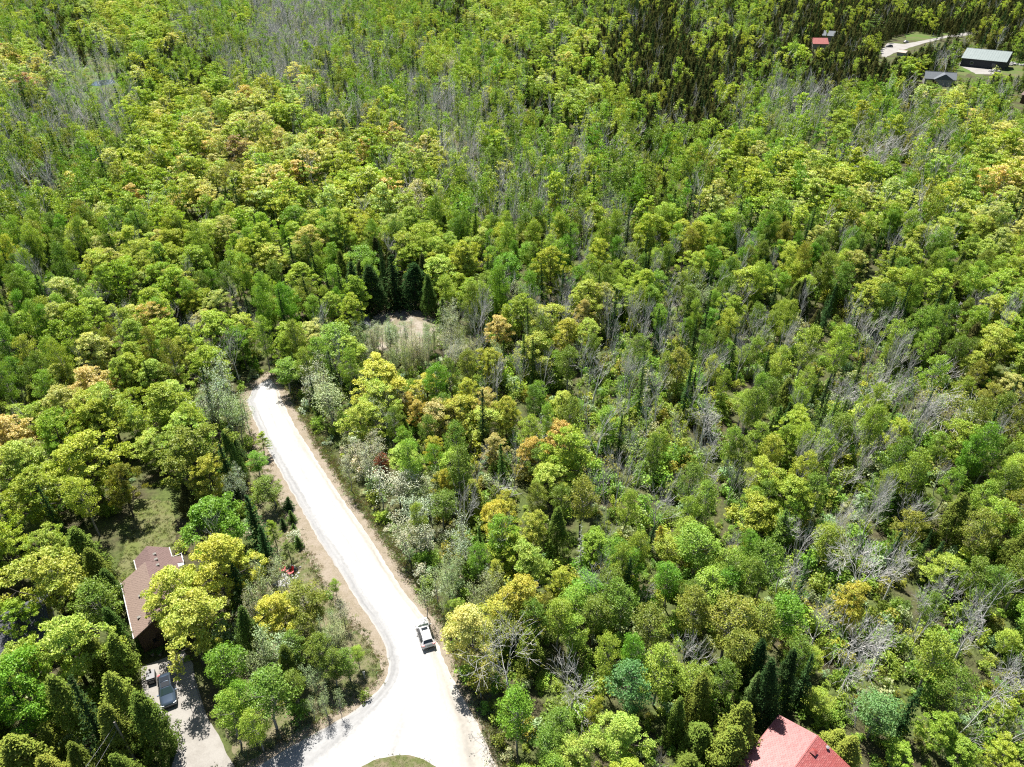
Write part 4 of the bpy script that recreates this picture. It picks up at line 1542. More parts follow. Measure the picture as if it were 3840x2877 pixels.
# ------------------------------------------------------------------ trees that can be told apart, placed one by one
TREES = [
    # around the brown house (zoom window 7)
    (7, 30, 240, 330, 12, 'maple', 'lime', 'lime green maple at the left picture edge above the grey roofed house'),
    (7, 290, 430, 470, 13, 'maple', 'yellow', 'broad yellow-green maple leaning over the dark grey roof'),
    (7, 420, 860, 480, 12.5, 'maple', 'yellow', 'round yellow-green maple between the grey roof and the cedar row'),
    (7, 90, 1180, 470, 13, 'maple', 'bright', 'big bright green maple in the bottom left corner'),
    (7, 130, 700, 300, 10, 'maple', 'lime', 'lime maple in front of the dark grey roof'),
    (7, 650, 620, 330, 11, 'aspen', 'mid', 'dense mid green birch-like tree left of the brown house roof'),
    (7, 545, 290, 280, 10, 'cedar', 'cedar', 'olive cedar beyond the left side of the brown house'),
    (7, 640, 400, 240, 9, 'cedar', 'cedar', 'second olive cedar in the row left of the brown house'),
    (7, 720, 520, 200, 8, 'cedar', 'sprucel', 'green cedar close to the left eave of the brown house'),
    (7, 760, 800, 220, 9, 'cedar', 'sprucel', 'green cedar beside the front corner of the brown house'),
    (7, 770, 960, 230, 9, 'cedar', 'cedarl', 'pale olive cedar nearest the furnace box'),
    (7, 640, 940, 220, 9.5, 'cedar', 'cedar', 'olive cedar behind the round yellow-green maple'),
    (7, 430, 1270, 300, 11, 'cedar', 'cedarl', 'pale olive cedar left of the dark pointed spruce'),
    (7, 575, 1340, 210, 14.5, 'spruce', 'spruce', 'dark pointed spruce between two pale cedars at lower left'),
    (7, 800, 1240, 330, 11.5, 'cedar', 'cedarl', 'wide pale olive cedar beside the blue car'),
    (7, 960, 1370, 330, 11, 'cedar', 'cedar', 'wide olive cedar in front of the blue car'),
    (7, 760, 1440, 300, 10.5, 'cedar', 'cedar', 'olive cedar at the foot of the utility pole'),
    (7, 150, 1610, 380, 9, 'cedar', 'cedarl', 'pale cedar cut by the bottom left picture corner'),
    (7, 1390, 60, 470, 12, 'maple', 'bright', 'big bright green maple beside the back lawn'),
    (7, 1430, 350, 470, 13, 'maple', 'gold', 'golden maple beyond the right side of the brown house'),
    (7, 1140, 520, 400, 12, 'maple', 'yellow', 'yellow-green maple hanging over the brown roof'),
    (7, 1215, 720, 530, 13, 'maple', 'yellow', 'big yellow-green maple over the house front with visible trunk'),
    (7, 1440, 980, 300, 10, 'aspen', 'bright', 'bright green aspen right of the concrete driveway'),
    (7, 1480, 1290, 250, 10, 'aspen', 'fresh', 'slender fresh green aspen leaning over the shaded driveway'),
    (7, 1720, 1180, 380, 10.5, 'aspen', 'mid', 'full mid green birch-like tree with leaning pale stem near the fork'),
    (7, 1800, 670, 320, 10, 'maple', 'gold', 'small golden yellow maple on the verge below the stone patio'),
    (7, 1770, 860, 320, 9, 'silver', 'silverg', 'grey-green poplar in front of the small golden maple'),
    (7, 1970, 540, 320, 10, 'aspen', 'olive', 'olive green tree standing before the stone patio'),
    (7, 2150, 990, 190, 6.5, 'aspen', 'mid', 'small round green tree near the grass corner'),
    (7, 2030, 1040, 140, 6, 'silver', 'silverg', 'thin grey-green sapling next to the small round tree'),
    (7, 1600, 620, 150, 9, 'silver', 'silver', 'narrow silvery sapling right of the golden maple'),
    (7, 1650, 930, 210, 9, 'silver', 'silverg', 'grey-green poplar behind the full mid green tree'),
    (7, 1590, 800, 200, 9.5, 'cedar', 'sprucel', 'dark cedar in the shade right of the house maple'),
    (7, 1770, 350, 120, 8, 'silver', 'silver', 'narrow silver-grey sapling left of the red chairs'),
    (7, 1865, 240, 120, 4.6, 'pine', 'pine', 'young open pine standing above the red chairs'),
    (7, 1925, 195, 70, 2.4, 'spruce', 'sprucel', 'small spruce sapling right of the young pine'),
    (7, 1830, 75, 66, 2.2, 'spruce', 'spruce', 'low dark spruce sapling on the verge beyond the pine'),
    (7, 1885, 30, 70, 2.4, 'spruce', 'sprucel', 'small spruce sapling nearest the road shoulder'),
    (7, 1895, 100, 44, 1.3, 'spruce', 'sprucel', 'tiny spruce sapling alone on the sandy verge'),
    (7, 1765, 120, 120, 6, 'pine', 'fresh', 'slender pale green young pine before the dark spruces'),
    (7, 1650, 60, 170, 10, 'spruce', 'spruce', 'dark spruce right of the bright green maple'),
    (7, 1710, 230, 150, 9, 'spruce', 'spruce', 'dark spruce behind the narrow silvery sapling'),
    (7, 1560, 480, 180, 10, 'spruce', 'spruce', 'dark spruce in the shade behind the golden maple'),
    (7, 2165, 480, 80, 4, 'aspen', 'fresh', 'thin young tree alone on the dry verge'),
    (7, 2080, 760, 160, 8, 'silver', 'silverg', 'airy grey sapling group on the verge'),
    (7, 1900, 860, 200, 8, 'aspen', 'mid', 'dark green tree behind the verge saplings'),
    (7, 1990, 1260, 90, 3, 'aspen', 'young', 'low bright sapling in the shade near the fork'),
    (8, 30, 960, 190, 6, 'aspen', 'mid', 'round green tree on the grass corner beside the road bend'),
    (8, 100, 920, 110, 4.5, 'aspen', 'fresh', 'small fresh sapling nearest the road bend'),
    (8, 150, 1190, 90, 1.6, 'bush', 'mid', 'low shrub at the tip of the grass corner'),
    (7, 2120, 800, 190, 7, 'silver', 'silverg', 'grey-green sapling clump on the open verge'),
    (7, 2190, 660, 140, 6, 'silver', 'silver', 'airy silvery sapling nearest the road below the chairs'),
    (7, 2060, 900, 210, 8, 'aspen', 'mid', 'mid green tree behind the grass corner trees'),
    (7, 1860, 1010, 190, 8, 'cedar', 'cedar', 'olive cedar in the shade behind the fork trees'),
    (7, 1960, 760, 200, 8, 'aspen', 'olive', 'olive tree in the middle of the verge grove'),
    (7, 1900, 1120, 200, 7.5, 'aspen', 'mid', 'shaded green tree above the bottom road bank'),
    (7, 2090, 1170, 150, 6, 'silver', 'silverg', 'grey-green sapling at the shaded fork corner'),
    (7, 1640, 1360, 220, 9, 'aspen', 'fresh', 'fresh green aspen at the lower driveway corner'),
    (7, 2030, 640, 170, 8, 'aspen', 'olive', 'olive sapling in front of the patio tree'),
    (7, 1560, 1180, 200, 9, 'aspen', 'bright', 'bright green aspen between driveway and full green tree'),
    # left forest edge (zoom window 4)
    (4, 560, 1330, 480, 14, 'maple', 'yg', 'huge light green maple above the back lawn'),
    (4, 140, 1350, 420, 13, 'maple', 'yellow', 'yellow-green maple at the left edge below the peach one'),
    (4, 230, 1530, 400, 12.5, 'maple', 'lime', 'lime maple at the left edge above the houses'),
    (4, 90, 1160, 330, 12, 'maple', 'peach', 'peach tinted maple cut by the left picture edge'),
    (4, 780, 1480, 230, 11, 'maple', 'olive', 'olive shaded maple left of the lawn'),
    (4, 1210, 1280, 470, 14, 'maple', 'olive', 'big olive yellow maple above the bright green one'),
    (4, 1040, 980, 370, 13, 'maple', 'yg', 'light green maple left of the silvery poplar'),
    (4, 1330, 1430, 260, 11, 'maple', 'gold', 'golden tinted maple branch crown above the bright green maple'),
    (4, 1400, 790, 250, 14, 'silver', 'silver', 'tall silvery poplar beside the road end'),
    (4, 1475, 960, 250, 12, 'silver', 'silverg', 'grey-green poplar beside the upper road'),
    (4, 1290, 960, 190, 11, 'silver', 'silver', 'silvery poplar with thin crown behind the tall one'),
    (4, 1660, 1330, 170, 5.5, 'aspen', 'bright', 'round green bush-like tree at the road shoulder'),
    (4, 1755, 1490, 230, 6.5, 'aspen', 'mid', 'wide green young tree nearest the road on its left'),
    (4, 1690, 1200, 110, 5.5, 'pine', 'fresh', 'young pale green larch at the road shoulder'),
    (4, 1545, 1440, 140, 9, 'silver', 'silver', 'narrow silvery sapling before the dark spruces'),
    (4, 1470, 1380, 140, 11, 'spruce', 'spruce', 'dark narrow spruce left of the roadside bushes'),
    (4, 1510, 1300, 150, 10, 'cedar', 'sprucel', 'green cedar below the grey-green poplar'),
    (4, 1860, 1600, 90, 2.6, 'spruce', 'spruce', 'low dark spruce sapling at the shoulder'),
    (4, 590, 840, 320, 12, 'maple', 'peach', 'spreading peach tinted maple in the left forest'),
    (4, 310, 1040, 260, 11, 'maple', 'yellow', 'yellow-green maple right of the peach one at the edge'),
    (4, 2120, 880, 330, 11, 'silver', 'silverg', 'wide grey-green poplar right of the upper road'),
    (4, 2050, 760, 220, 10, 'silver', 'silver', 'silvery poplar beyond the grey-green one right of the road'),
    (4, 2140, 560, 330, 12, 'aspen', 'fresh', 'fresh green aspen between road end and clearing'),
    (4, 1850, 740, 230, 8, 'aspen', 'fresh', 'light green young aspen just right of the road end'),
    (4, 1880, 520, 260, 10.5, 'maple', 'lime', 'lime maple beyond the road end'),
    (4, 1400, 480, 320, 13, 'maple', 'yg', 'light green maple shading the road end'),
    (4, 1560, 560, 230, 11, 'maple', 'bright', 'dark leaved green maple in the shade beyond the road end'),
    # centre (zoom window 5)
    (5, 230, 800, 420, 12, 'maple', 'gold', 'big olive-gold maple in front of the silvery saplings'),
    (5, 60, 620, 260, 11, 'maple', 'yellow', 'yellow-green maple left of the silvery saplings'),
    (5, 120, 1060, 300, 10.5, 'maple', 'yellow', 'yellow-green maple beside the road right bank'),
    (5, 495, 1010, 150, 7.5, 'maple', 'orange', 'small bright orange maple standing alone in green'),
    (5, 430, 950, 120, 7, 'maple', 'orange', 'small orange maple sprig left of the bright one'),
    (5, 270, 1340, 125, 6, 'maple', 'red', 'small red leaved maple among grey poplars'),
    (5, 345, 1450, 330, 8.5, 'silver', 'silver', 'wide silver-grey poplar thicket beside the road'),
    (5, 160, 1240, 210, 8.5, 'silver', 'silver', 'silver-grey poplar above the red maple'),
    (5, 550, 1500, 220, 8, 'silver', 'silverg', 'grey-green poplar right of the silver thicket'),
    (5, 740, 1210, 200, 12, 'aspen', 'mid', 'slender green birch with pale stem in the orange thicket'),
    (5, 600, 1260, 160, 8, 'maple', 'gold', 'golden maple left of the slender green birch'),
    (5, 410, 1210, 190, 8, 'maple', 'bright', 'bright green maple above the red one'),
    (5, 390, 1100, 110, 6, 'cedar', 'cedar', 'small grey-olive cedar below the orange maple'),
    (5, 980, 1430, 290, 11, 'bare', 'grey', 'pale bare tree with dark stem in the middle of the orange thicket'),
    (5, 870, 1290, 170, 10.5, 'bare', 'grey', 'bare grey tree right of the slender green birch'),
    (5, 1010, 740, 230, 12, 'bare', 'grey', 'bare tree before the orange-tipped maple'),
    (5, 960, 690, 210, 10, 'maple', 'gold', 'gold and orange maple behind the bare stem'),
    (5, 1150, 670, 160, 12, 'bare', 'grey', 'bare grey tree between two pale crowns'),
    (5, 1300, 670, 190, 12, 'bare', 'grey', 'bare pale crown with orange leaves behind it'),
    (5, 1230, 250, 170, 13, 'bare', 'grey', 'bare tree right of the isolated green tree'),
    (5, 1420, 270, 190, 12, 'bare', 'grey', 'bare grey crown above the golden maple'),
    (5, 1650, 660, 300, 15, 'bare', 'grey', 'tall bare tree at the left of the dead stand'),
    (5, 1670, 1040, 330, 16, 'bare', 'grey', 'largest bare tree with long dark trunk in the dead stand'),
    (5, 1880, 1160, 210, 14, 'bare', 'grey', 'bare tree right of the largest one'),
    (5, 2080, 520, 220, 14, 'bare', 'grey', 'bare tree at the back of the dead stand'),
    (5, 2070, 780, 240, 15, 'bare', 'grey', 'tall bare tree in the middle of the dead stand'),
    (5, 1990, 980, 200, 13, 'bare', 'grey', 'bare tree with thin crown inside the dead stand'),
    (5, 2130, 1420, 170, 11, 'bare', 'grey', 'bare tree at the front of the dead stand'),
    (5, 1800, 900, 180, 13, 'bare', 'grey', 'bare tree behind the largest dead one'),
    (5, 1950, 480, 160, 12, 'bare', 'grey', 'slim bare tree at the far left of the dead stand'),
    (5, 1790, 480, 160, 12, 'bare', 'grey', 'slim bare tree behind the tall one'),
    (5, 1070, 90, 230, 13, 'aspen', 'bright', 'isolated vase shaped green tree with forked dark trunk'),
    (5, 640, 110, 290, 13, 'maple', 'yellow', 'yellow-green maple behind the clearing'),
    (5, 90, 190, 210, 13, 'spruce', 'spruce', 'dark green spruce at the left back of the clearing'),
    (5, 210, 220, 230, 12, 'cedar', 'spruce', 'dark rounded cedar at the back of the clearing'),
    (5, 340, 170, 200, 14, 'spruce', 'spruce', 'tallest dark spruce at the back of the clearing'),
    (5, 470, 190, 240, 11, 'cedar', 'spruce', 'wide dark cedar at the back of the clearing'),
    (5, 150, 40, 260, 12, 'aspen', 'bright', 'bright green crown above the clearing spruces'),
    (5, 560, 260, 140, 10, 'cedar', 'sprucel', 'dark cedar at the right back of the clearing'),
    (5, 660, 380, 150, 9, 'spruce', 'sprucel', 'green spruce right of the clearing'),
    (5, 30, 380, 140, 9, 'cedar', 'sprucel', 'green cedar left of the clearing'),
    (5, 860, 250, 240, 12, 'maple', 'yg', 'light green maple right behind the clearing'),
    (5, 1010, 480, 210, 10, 'maple', 'peach', 'peach tinted maple right of the clearing'),
    (5, 1560, 380, 150, 11, 'maple', 'peach', 'peach and gold maple before the dead stand'),
    (5, 1470, 510, 240, 11, 'maple', 'gold', 'golden maple left of the tall bare tree'),
    (5, 1600, 200, 150, 10, 'aspen', 'fresh', 'rounded fresh green birch behind the peach maple'),
    (5, 1420, 1170, 280, 9.5, 'maple', 'orange', 'wide orange topped maple left of the largest bare tree'),
    (5, 1230, 1270, 210, 9, 'maple', 'orange', 'orange and gold maple in the thicket centre'),
    (5, 1070, 1010, 200, 10, 'maple', 'gold', 'gold maple with pinkish tips in the thicket'),
    (5, 940, 960, 180, 10, 'maple', 'peach', 'peach maple left of the gold one'),
    (5, 1440, 980, 250, 10, 'maple', 'yellow', 'yellow-green maple at the edge of the dead stand'),
    (5, 1000, 1240, 170, 8.5, 'maple', 'peach', 'small peach maple above the pale bare crown'),
    (5, 820, 880, 160, 9, 'maple', 'gold', 'gold maple left of the bare stem'),
    (5, 1240, 930, 150, 10, 'aspen', 'mid', 'green aspen in the orange thicket'),
    (5, 1350, 1440, 260, 9, 'maple', 'yellow', 'yellow-green maple below the orange topped one'),
    (5, 850, 1590, 210, 8, 'cedar', 'olive', 'rounded olive cedar below the pale bare crown'),
    (5, 660, 1480, 150, 8, 'maple', 'gold', 'gold tipped maple beside the silver thicket'),
    (5, 650, 1590, 220, 8, 'aspen', 'mid', 'rounded green tree under the gold tipped maple'),
    (5, 1060, 1620, 180, 7.5, 'maple', 'gold', 'gold maple right of the olive cedar'),
    (5, 680, 950, 100, 9, 'spruce', 'sprucel', 'slim green spruce right of the bright orange maple'),
    (5, 640, 760, 90, 9, 'spruce', 'spruce', 'slim dark spruce below the silvery saplings'),
    (5, 940, 330, 90, 6, 'spruce', 'spruce', 'small pointed spruce between clearing and green tree'),
    # right of the road, below (zoom window 8)
    (8, 1080, 850, 600, 15, 'olive', 'olive', 'large sparse ash with pale limbs right of the white car'),
    (8, 1500, 1090, 430, 10, 'broadbare', 'grey', 'spreading pale grey bare crown near the bottom'),
    (8, 1880, 1090, 340, 10.5, 'aspen', 'cool', 'cool green aspen right of the spreading bare crown'),
    (8, 1210, 340, 300, 9.5, 'maple', 'yellow', 'yellow maple above the large sparse ash'),
    (8, 1000, 60, 270, 10, 'maple', 'gold', 'golden maple beyond the silvery roadside trees'),
    (8, 1220, 120, 230, 9.5, 'maple', 'yellow', 'yellow-green maple right of the golden one'),
    (8, 790, 170, 220, 9.5, 'silver', 'silver', 'silvery poplar with pale stem beyond the white car'),
    (8, 690, 450, 220, 9, 'silver', 'silverg', 'grey-green poplar just beyond the white car'),
    (8, 930, 500, 200, 9, 'silver', 'silverg', 'grey-green poplar behind the large sparse ash'),
    (8, 470, 100, 240, 9, 'silver', 'silver', 'silvery poplar thicket at the right road bank'),
    (8, 510, 40, 160, 9, 'aspen', 'fresh', 'fresh green aspen among the silvery roadside poplars'),
    (8, 690, 560, 100, 8, 'silver', 'silverg', 'thin dark stemmed poplar beside the white car'),
    (8, 750, 620, 140, 6, 'maple', 'yellow', 'low yellow maple right of the white car'),
    (8, 900, 300, 170, 8, 'aspen', 'bright', 'bright green aspen left of the yellow maple'),
    (8, 1010, 400, 150, 7, 'maple', 'yellow', 'small yellow maple below the bright green aspen'),
    (8, 1430, 460, 190, 8, 'maple', 'gold', 'small gold maple right of the yellow one'),
    (8, 1400, 130, 190, 10, 'cedar', 'cedar', 'shaded olive cedar right of the golden maples'),
    (8, 2000, 730, 300, 10, 'aspen', 'olive', 'olive green birch-like tree left of the pale logs'),
    (8, 1640, 660, 260, 9.5, 'aspen', 'mid', 'mid green aspen behind the short pale log'),
    (8, 1500, 560, 220, 9, 'aspen', 'fresh', 'fresh green aspen right of the gold maple'),
    (8, 1820, 1420, 380, 9, 'maple', 'yellow', 'yellow-green maple at the bottom below the cool aspen'),
    (8, 1560, 1590, 330, 8.5, 'maple', 'yellow', 'yellow maple cut by the bottom edge'),
    (8, 1640, 1290, 150, 7, 'maple', 'gold', 'gold tinted sapling under the spreading bare crown'),
    (8, 2070, 1620, 150, 6, 'bare', 'grey', 'small white bare tree at the bottom edge'),
    (8, 2170, 1340, 170, 8.5, 'cedar', 'cedar', 'olive cedar at the right of the yellow maple'),
    (8, 1330, 1500, 250, 8, 'aspen', 'mid', 'green tree right of the ash trunk near the bottom'),
    (8, 900, 1080, 200, 6, 'aspen', 'olive', 'low olive tree at the road bank under the ash'),
    (8, 1700, 280, 110, 12, 'bare', 'grey', 'bare thin tree with white stem behind the gold maple'),
    (8, 1560, 250, 80, 11, 'deadspruce', 'grey', 'grey dead spruce pole right of the cedar'),
    (8, 1800, 330, 180, 11, 'aspen', 'fresh', 'open fresh green aspen on thin dark stems'),
    (8, 1930, 230, 190, 11, 'aspen', 'fresh', 'second open aspen on thin dark stems'),
    (8, 2070, 180, 60, 8, 'maple', 'orange', 'small orange maple sprig among the open aspens'),
    (8, 2130, 420, 220, 10, 'aspen', 'bright', 'bright aspen right of the open ones'),
    # lower right (zoom window 9)
    (9, 800, 170, 230, 12, 'bare', 'grey', 'bare tree with dark leaning trunk at upper lower right'),
    (9, 1180, 330, 470, 14, 'broadbare', 'grey', 'big bare tree in the middle of the grey thicket'),
    (9, 1420, 300, 330, 13, 'broadbare', 'grey', 'bare tree leaning right of the big one'),
    (9, 1140, 780, 400, 12, 'broadbare', 'grey', 'bare tree below the golden maple in the grey thicket'),
    (9, 920, 640, 260, 12, 'broadbare', 'grey', 'bare tree left of the golden maple'),
    (9, 1100, 980, 300, 9, 'broadbare', 'grey', 'low spreading bare crown above the rounded green bush tree'),
    (9, 1310, 830, 250, 11, 'broadbare', 'grey', 'bare tree right of the lower thicket'),
    (9, 1920, 680, 340, 14, 'broadbare', 'grey', 'tall pale bare tree near the right edge'),
    (9, 2090, 1060, 290, 12, 'broadbare', 'grey', 'bare tree at the right edge with curved stem'),
    (9, 1730, 470, 250, 11, 'broadbare', 'grey', 'bare crown before green trees on the right'),
    (9, 1560, 750, 200, 9, 'bare', 'grey', 'small bare tree between two green ones on the right'),
    (9, 1180, 1260, 190, 6, 'bare', 'grey', 'small bare tree in front of the rounded bush tree'),
    (9, 310, 720, 400, 11, 'aspen', 'olive', 'broad olive green birch-like tree in the lower middle'),
    (9, 110, 640, 260, 10.5, 'aspen', 'olive', 'olive green tree left of the broad one'),
    (9, 110, 210, 330, 11, 'aspen', 'fresh', 'bright fresh green aspen at the upper left of the grey thicket'),
    (9, 400, 880, 300, 10, 'aspen', 'olive', 'olive tree below the broad one'),
    (9, 650, 650, 300, 10, 'aspen', 'bright', 'green aspen with dark curved trunk'),
    (9, 1450, 90, 220, 10, 'aspen', 'olive', 'rounded olive tree behind the grey thicket'),
    (9, 1960, 150, 260, 11, 'aspen', 'olive', 'large olive tree at upper right of the grey thicket'),
    (9, 1780, 60, 220, 10, 'cedar', 'cedar', 'olive cedar between the two olive trees'),
    (9, 2150, 280, 200, 10, 'cedar', 'cedar', 'olive cedar near the right edge'),
    (9, 1080, 570, 250, 9, 'maple', 'gold', 'golden maple glowing inside the grey thicket'),
    (9, 1650, 920, 320, 11, 'aspen', 'fresh', 'fresh green aspen right of the grey thicket'),
    (9, 2060, 480, 260, 11, 'aspen', 'mid', 'green aspen behind the tall pale bare tree'),
    (9, 1800, 1150, 260, 9.5, 'aspen', 'mid', 'mid green aspen above the lime shrubs'),
    (9, 1280, 1290, 330, 8, 'aspen', 'cool', 'rounded blue-green bush tree right of the red roof'),
    (9, 100, 1230, 240, 9, 'cedar', 'cedar', 'olive cedar at the left of the red roof'),
    (9, 370, 1420, 330, 9.5, 'cedar', 'cedarl', 'pale cedar beside the left side of the red roof'),
    (9, 450, 1200, 140, 9, 'cedar', 'pine', 'narrow grey-green cedar above the red roof'),
    (9, 260, 1090, 220, 9, 'aspen', 'mid', 'mid green tree between the cedars'),
    (9, 640, 1120, 220, 11, 'cedar', 'spruce', 'dark shaded cedar behind the red roof'),
    (9, 480, 1000, 200, 10, 'cedar', 'spruce', 'second dark cedar behind the red roof'),
    (9, 560, 1190, 230, 12, 'cedar', 'spruce', 'dark cedar shading the far gable of the red roof'),
    (9, 300, 1560, 330, 8.5, 'cedar', 'cedarl', 'pale olive cedar in front of the red roof on its left'),
    (9, 985, 1500, 230, 5, 'cedar', 'cedarl', 'low pale cedar against the right gable edge of the red roof'),
    (9, 1060, 1570, 250, 6.5, 'cedar', 'cedarl', 'pale cedar right of the red roof'),
    (9, 1650, 1400, 260, 7, 'maple', 'lime', 'lime sapling maple right of the blue-green bush tree'),
    (9, 2080, 1580, 270, 6, 'maple', 'lime', 'lime maple cut by the bottom right corner'),
    (9, 1400, 1550, 220, 4, 'maple', 'lime', 'low lime maple scrub at the bottom right'),
    (9, 1820, 1560, 230, 5, 'maple', 'lime', 'low lime maple scrub by the bottom right corner'),
    (9, 2060, 1330, 200, 5, 'maple', 'lime', 'lime scrub under the curved bare stem'),
    (9, 820, 950, 200, 5.5, 'maple', 'yg', 'light green scrub above the bright lawn strip'),
    (9, 640, 1180, 120, 4, 'aspen', 'bright', 'bright scrub behind the red roof'),
    (9, 900, 1220, 200, 5, 'aspen', 'fresh', 'fresh green scrub right of the bright lawn strip'),
    # right, middle (zoom window 6)
    (6, 1790, 930, 560, 12, 'olive', 'olive', 'wide olive ash on the right above the swampy gap'),
    (6, 2150, 1000, 300, 11, 'olive', 'olive', 'olive ash cut by the right picture edge'),
    (6, 160, 1040, 280, 13, 'broadbare', 'grey', 'pale bare tree left of the row of little spruces'),
    (6, 150, 1230, 250, 12, 'broadbare', 'grey', 'pale bare tree below the first one'),
    (6, 480, 760, 150, 11, 'bare', 'grey', 'slim bare tree behind the little spruces'),
    (6, 1040, 860, 240, 10, 'broadbare', 'grey', 'dark tangled bare tree over the swampy gap'),
    (6, 1220, 880, 280, 10, 'broadbare', 'grey', 'tangled bare tree right over the swampy gap'),
    (6, 1420, 560, 160, 14, 'bare', 'grey', 'tall slim bare tree behind the olive ash'),
    (6, 1660, 720, 260, 10, 'broadbare', 'grey', 'bare tree left behind the olive ash'),
    (6, 1700, 1370, 160, 8, 'bare', 'grey', 'small white forked bare tree'),
    (6, 820, 480, 170, 13, 'bare', 'grey', 'bare leaning tree in the right middle'),
    (6, 810, 250, 140, 13, 'bare', 'grey', 'bare dark-stemmed tree in the right middle background'),
    (6, 1760, 420, 90, 9, 'deadspruce', 'grey', 'pale dead spruce pole among green spruces'),
    (6, 620, 1080, 100, 7, 'spruce', 'sprucel', 'green little spruce in a row'),
    (6, 560, 1130, 100, 6.5, 'spruce', 'sprucel', 'green little spruce left in the row'),
    (6, 500, 1220, 100, 6, 'spruce', 'sprucel', 'green little spruce at the row front'),
    (6, 680, 1040, 90, 7, 'spruce', 'spruce', 'darker little spruce at the row back'),
    (6, 960, 1110, 110, 7, 'spruce', 'sprucel', 'leaning narrow spruce left of the swampy gap'),
    (6, 1990, 560, 220, 11, 'maple', 'yellow', 'yellow-green maple right of the spruce slope'),
    (6, 1520, 1390, 170, 6, 'aspen', 'cool', 'small blue-green bush tree below the swampy gap'),
    (6, 800, 830, 150, 11, 'aspen', 'yg', 'light yellow-green slender birch in the right middle'),
    # special crowns further off
    (3, 1290, 960, 320, 14, 'broadbare', 'grey', 'large white bare crown in the far right forest'),
    (3, 1110, 950, 160, 13, 'bare', 'grey', 'white bare tree left of the large white crown'),
    (3, 1490, 1040, 150, 11, 'bare', 'grey', 'white bare tree right of the large white crown'),
    (3, 1010, 790, 230, 14, 'maple', 'yg', 'large domed light green maple in the far right forest'),
    (3, 1240, 160, 130, 20, 'pine', 'pine', 'layered pale pine beside the far lane'),
    (2, 720, 400, 130, 16, 'silver', 'silver', 'whitish poplar crown standing out of the far forest'),
    (2, 510, 1250, 190, 14, 'silver', 'silver', 'white-grey poplar crown in the middle forest'),
    (2, 1610, 1090, 170, 13, 'maple', 'yg', 'round light green maple in the middle forest'),
    (2, 960, 1030, 150, 13, 'aspen', 'mid', 'round mid green tree before the dark bare group'),
    (1, 1530, 1130, 190, 13, 'aspen', 'olive', 'domed olive green tree in the yellow maple forest'),
    (1, 1900, 1410, 230, 12, 'aspen', 'bright', 'dark green crown in the yellow maple forest'),
]
_j = random.Random(11)
for k in range(24):      # the screen of thin silvery saplings before the clearing
    TREES.append((5, _j.uniform(130, 860), _j.uniform(460, 640), _j.uniform(80, 130), _j.uniform(7.5, 10), 'silver', 'silver' if _j.random() < .7 else 'silverg', None))
for t in TREES:
    tree_px(*t)

# ------------------------------------------------------------------ the forest: which trees stand where
FOREST = [
    'GcMMbGBB' 'GGcMMccC' 'ccCCCCCC',
    'PwwccbBb' 'bbLGcMCC' 'CCcCCcbc',
    'bBBMMPPb' 'GbBbcMLC' 'CGBbGbPG',
    'bGGMPPPP' 'MPBGGbGG' 'GMGMBBGP',
    'bGMMPMPP' 'MPGBBbGc' 'GMMMMGMP',
    'GGMGMMMG' 'MMMGGGbG' 'MGGGMbMM',
    'GGMMMGMG' 'cCMGGbGb' 'GbGcMccM',
    'GMMMPPGM' 'MSSbBMBb' 'GbbbBccM',
    'GGPMMSML' 'MSSbBOBB' 'bLbGBbMM',
    'GPPMMS.S' 'SOOOGOBB' 'BcLBBbTT',
    'PMMMMG.S' 'SOGBOOBB' 'BcLBBbGG',
    'MMGcMG.S' 'SSGBMMBb' 'bGGBBbcG',
    'MMcYMGYS' 'SSSOMMGG' 'LGBBBccG',
    'MHYMYSYY' 'YSSOOObG' 'GGBBBcBG',
    'MHYYYSYY' 'YSOMGGbG' 'GGGBBbBG',
    'MHHYYYYY' 'YYOGGYGG' 'HGGYBGBB',
    'HHHYYYYY' 'YYYGGYGH' 'HHYYBGYB',
    'HHHYYYYY' 'YYYGGMMH' 'HYYYYYYY',
]
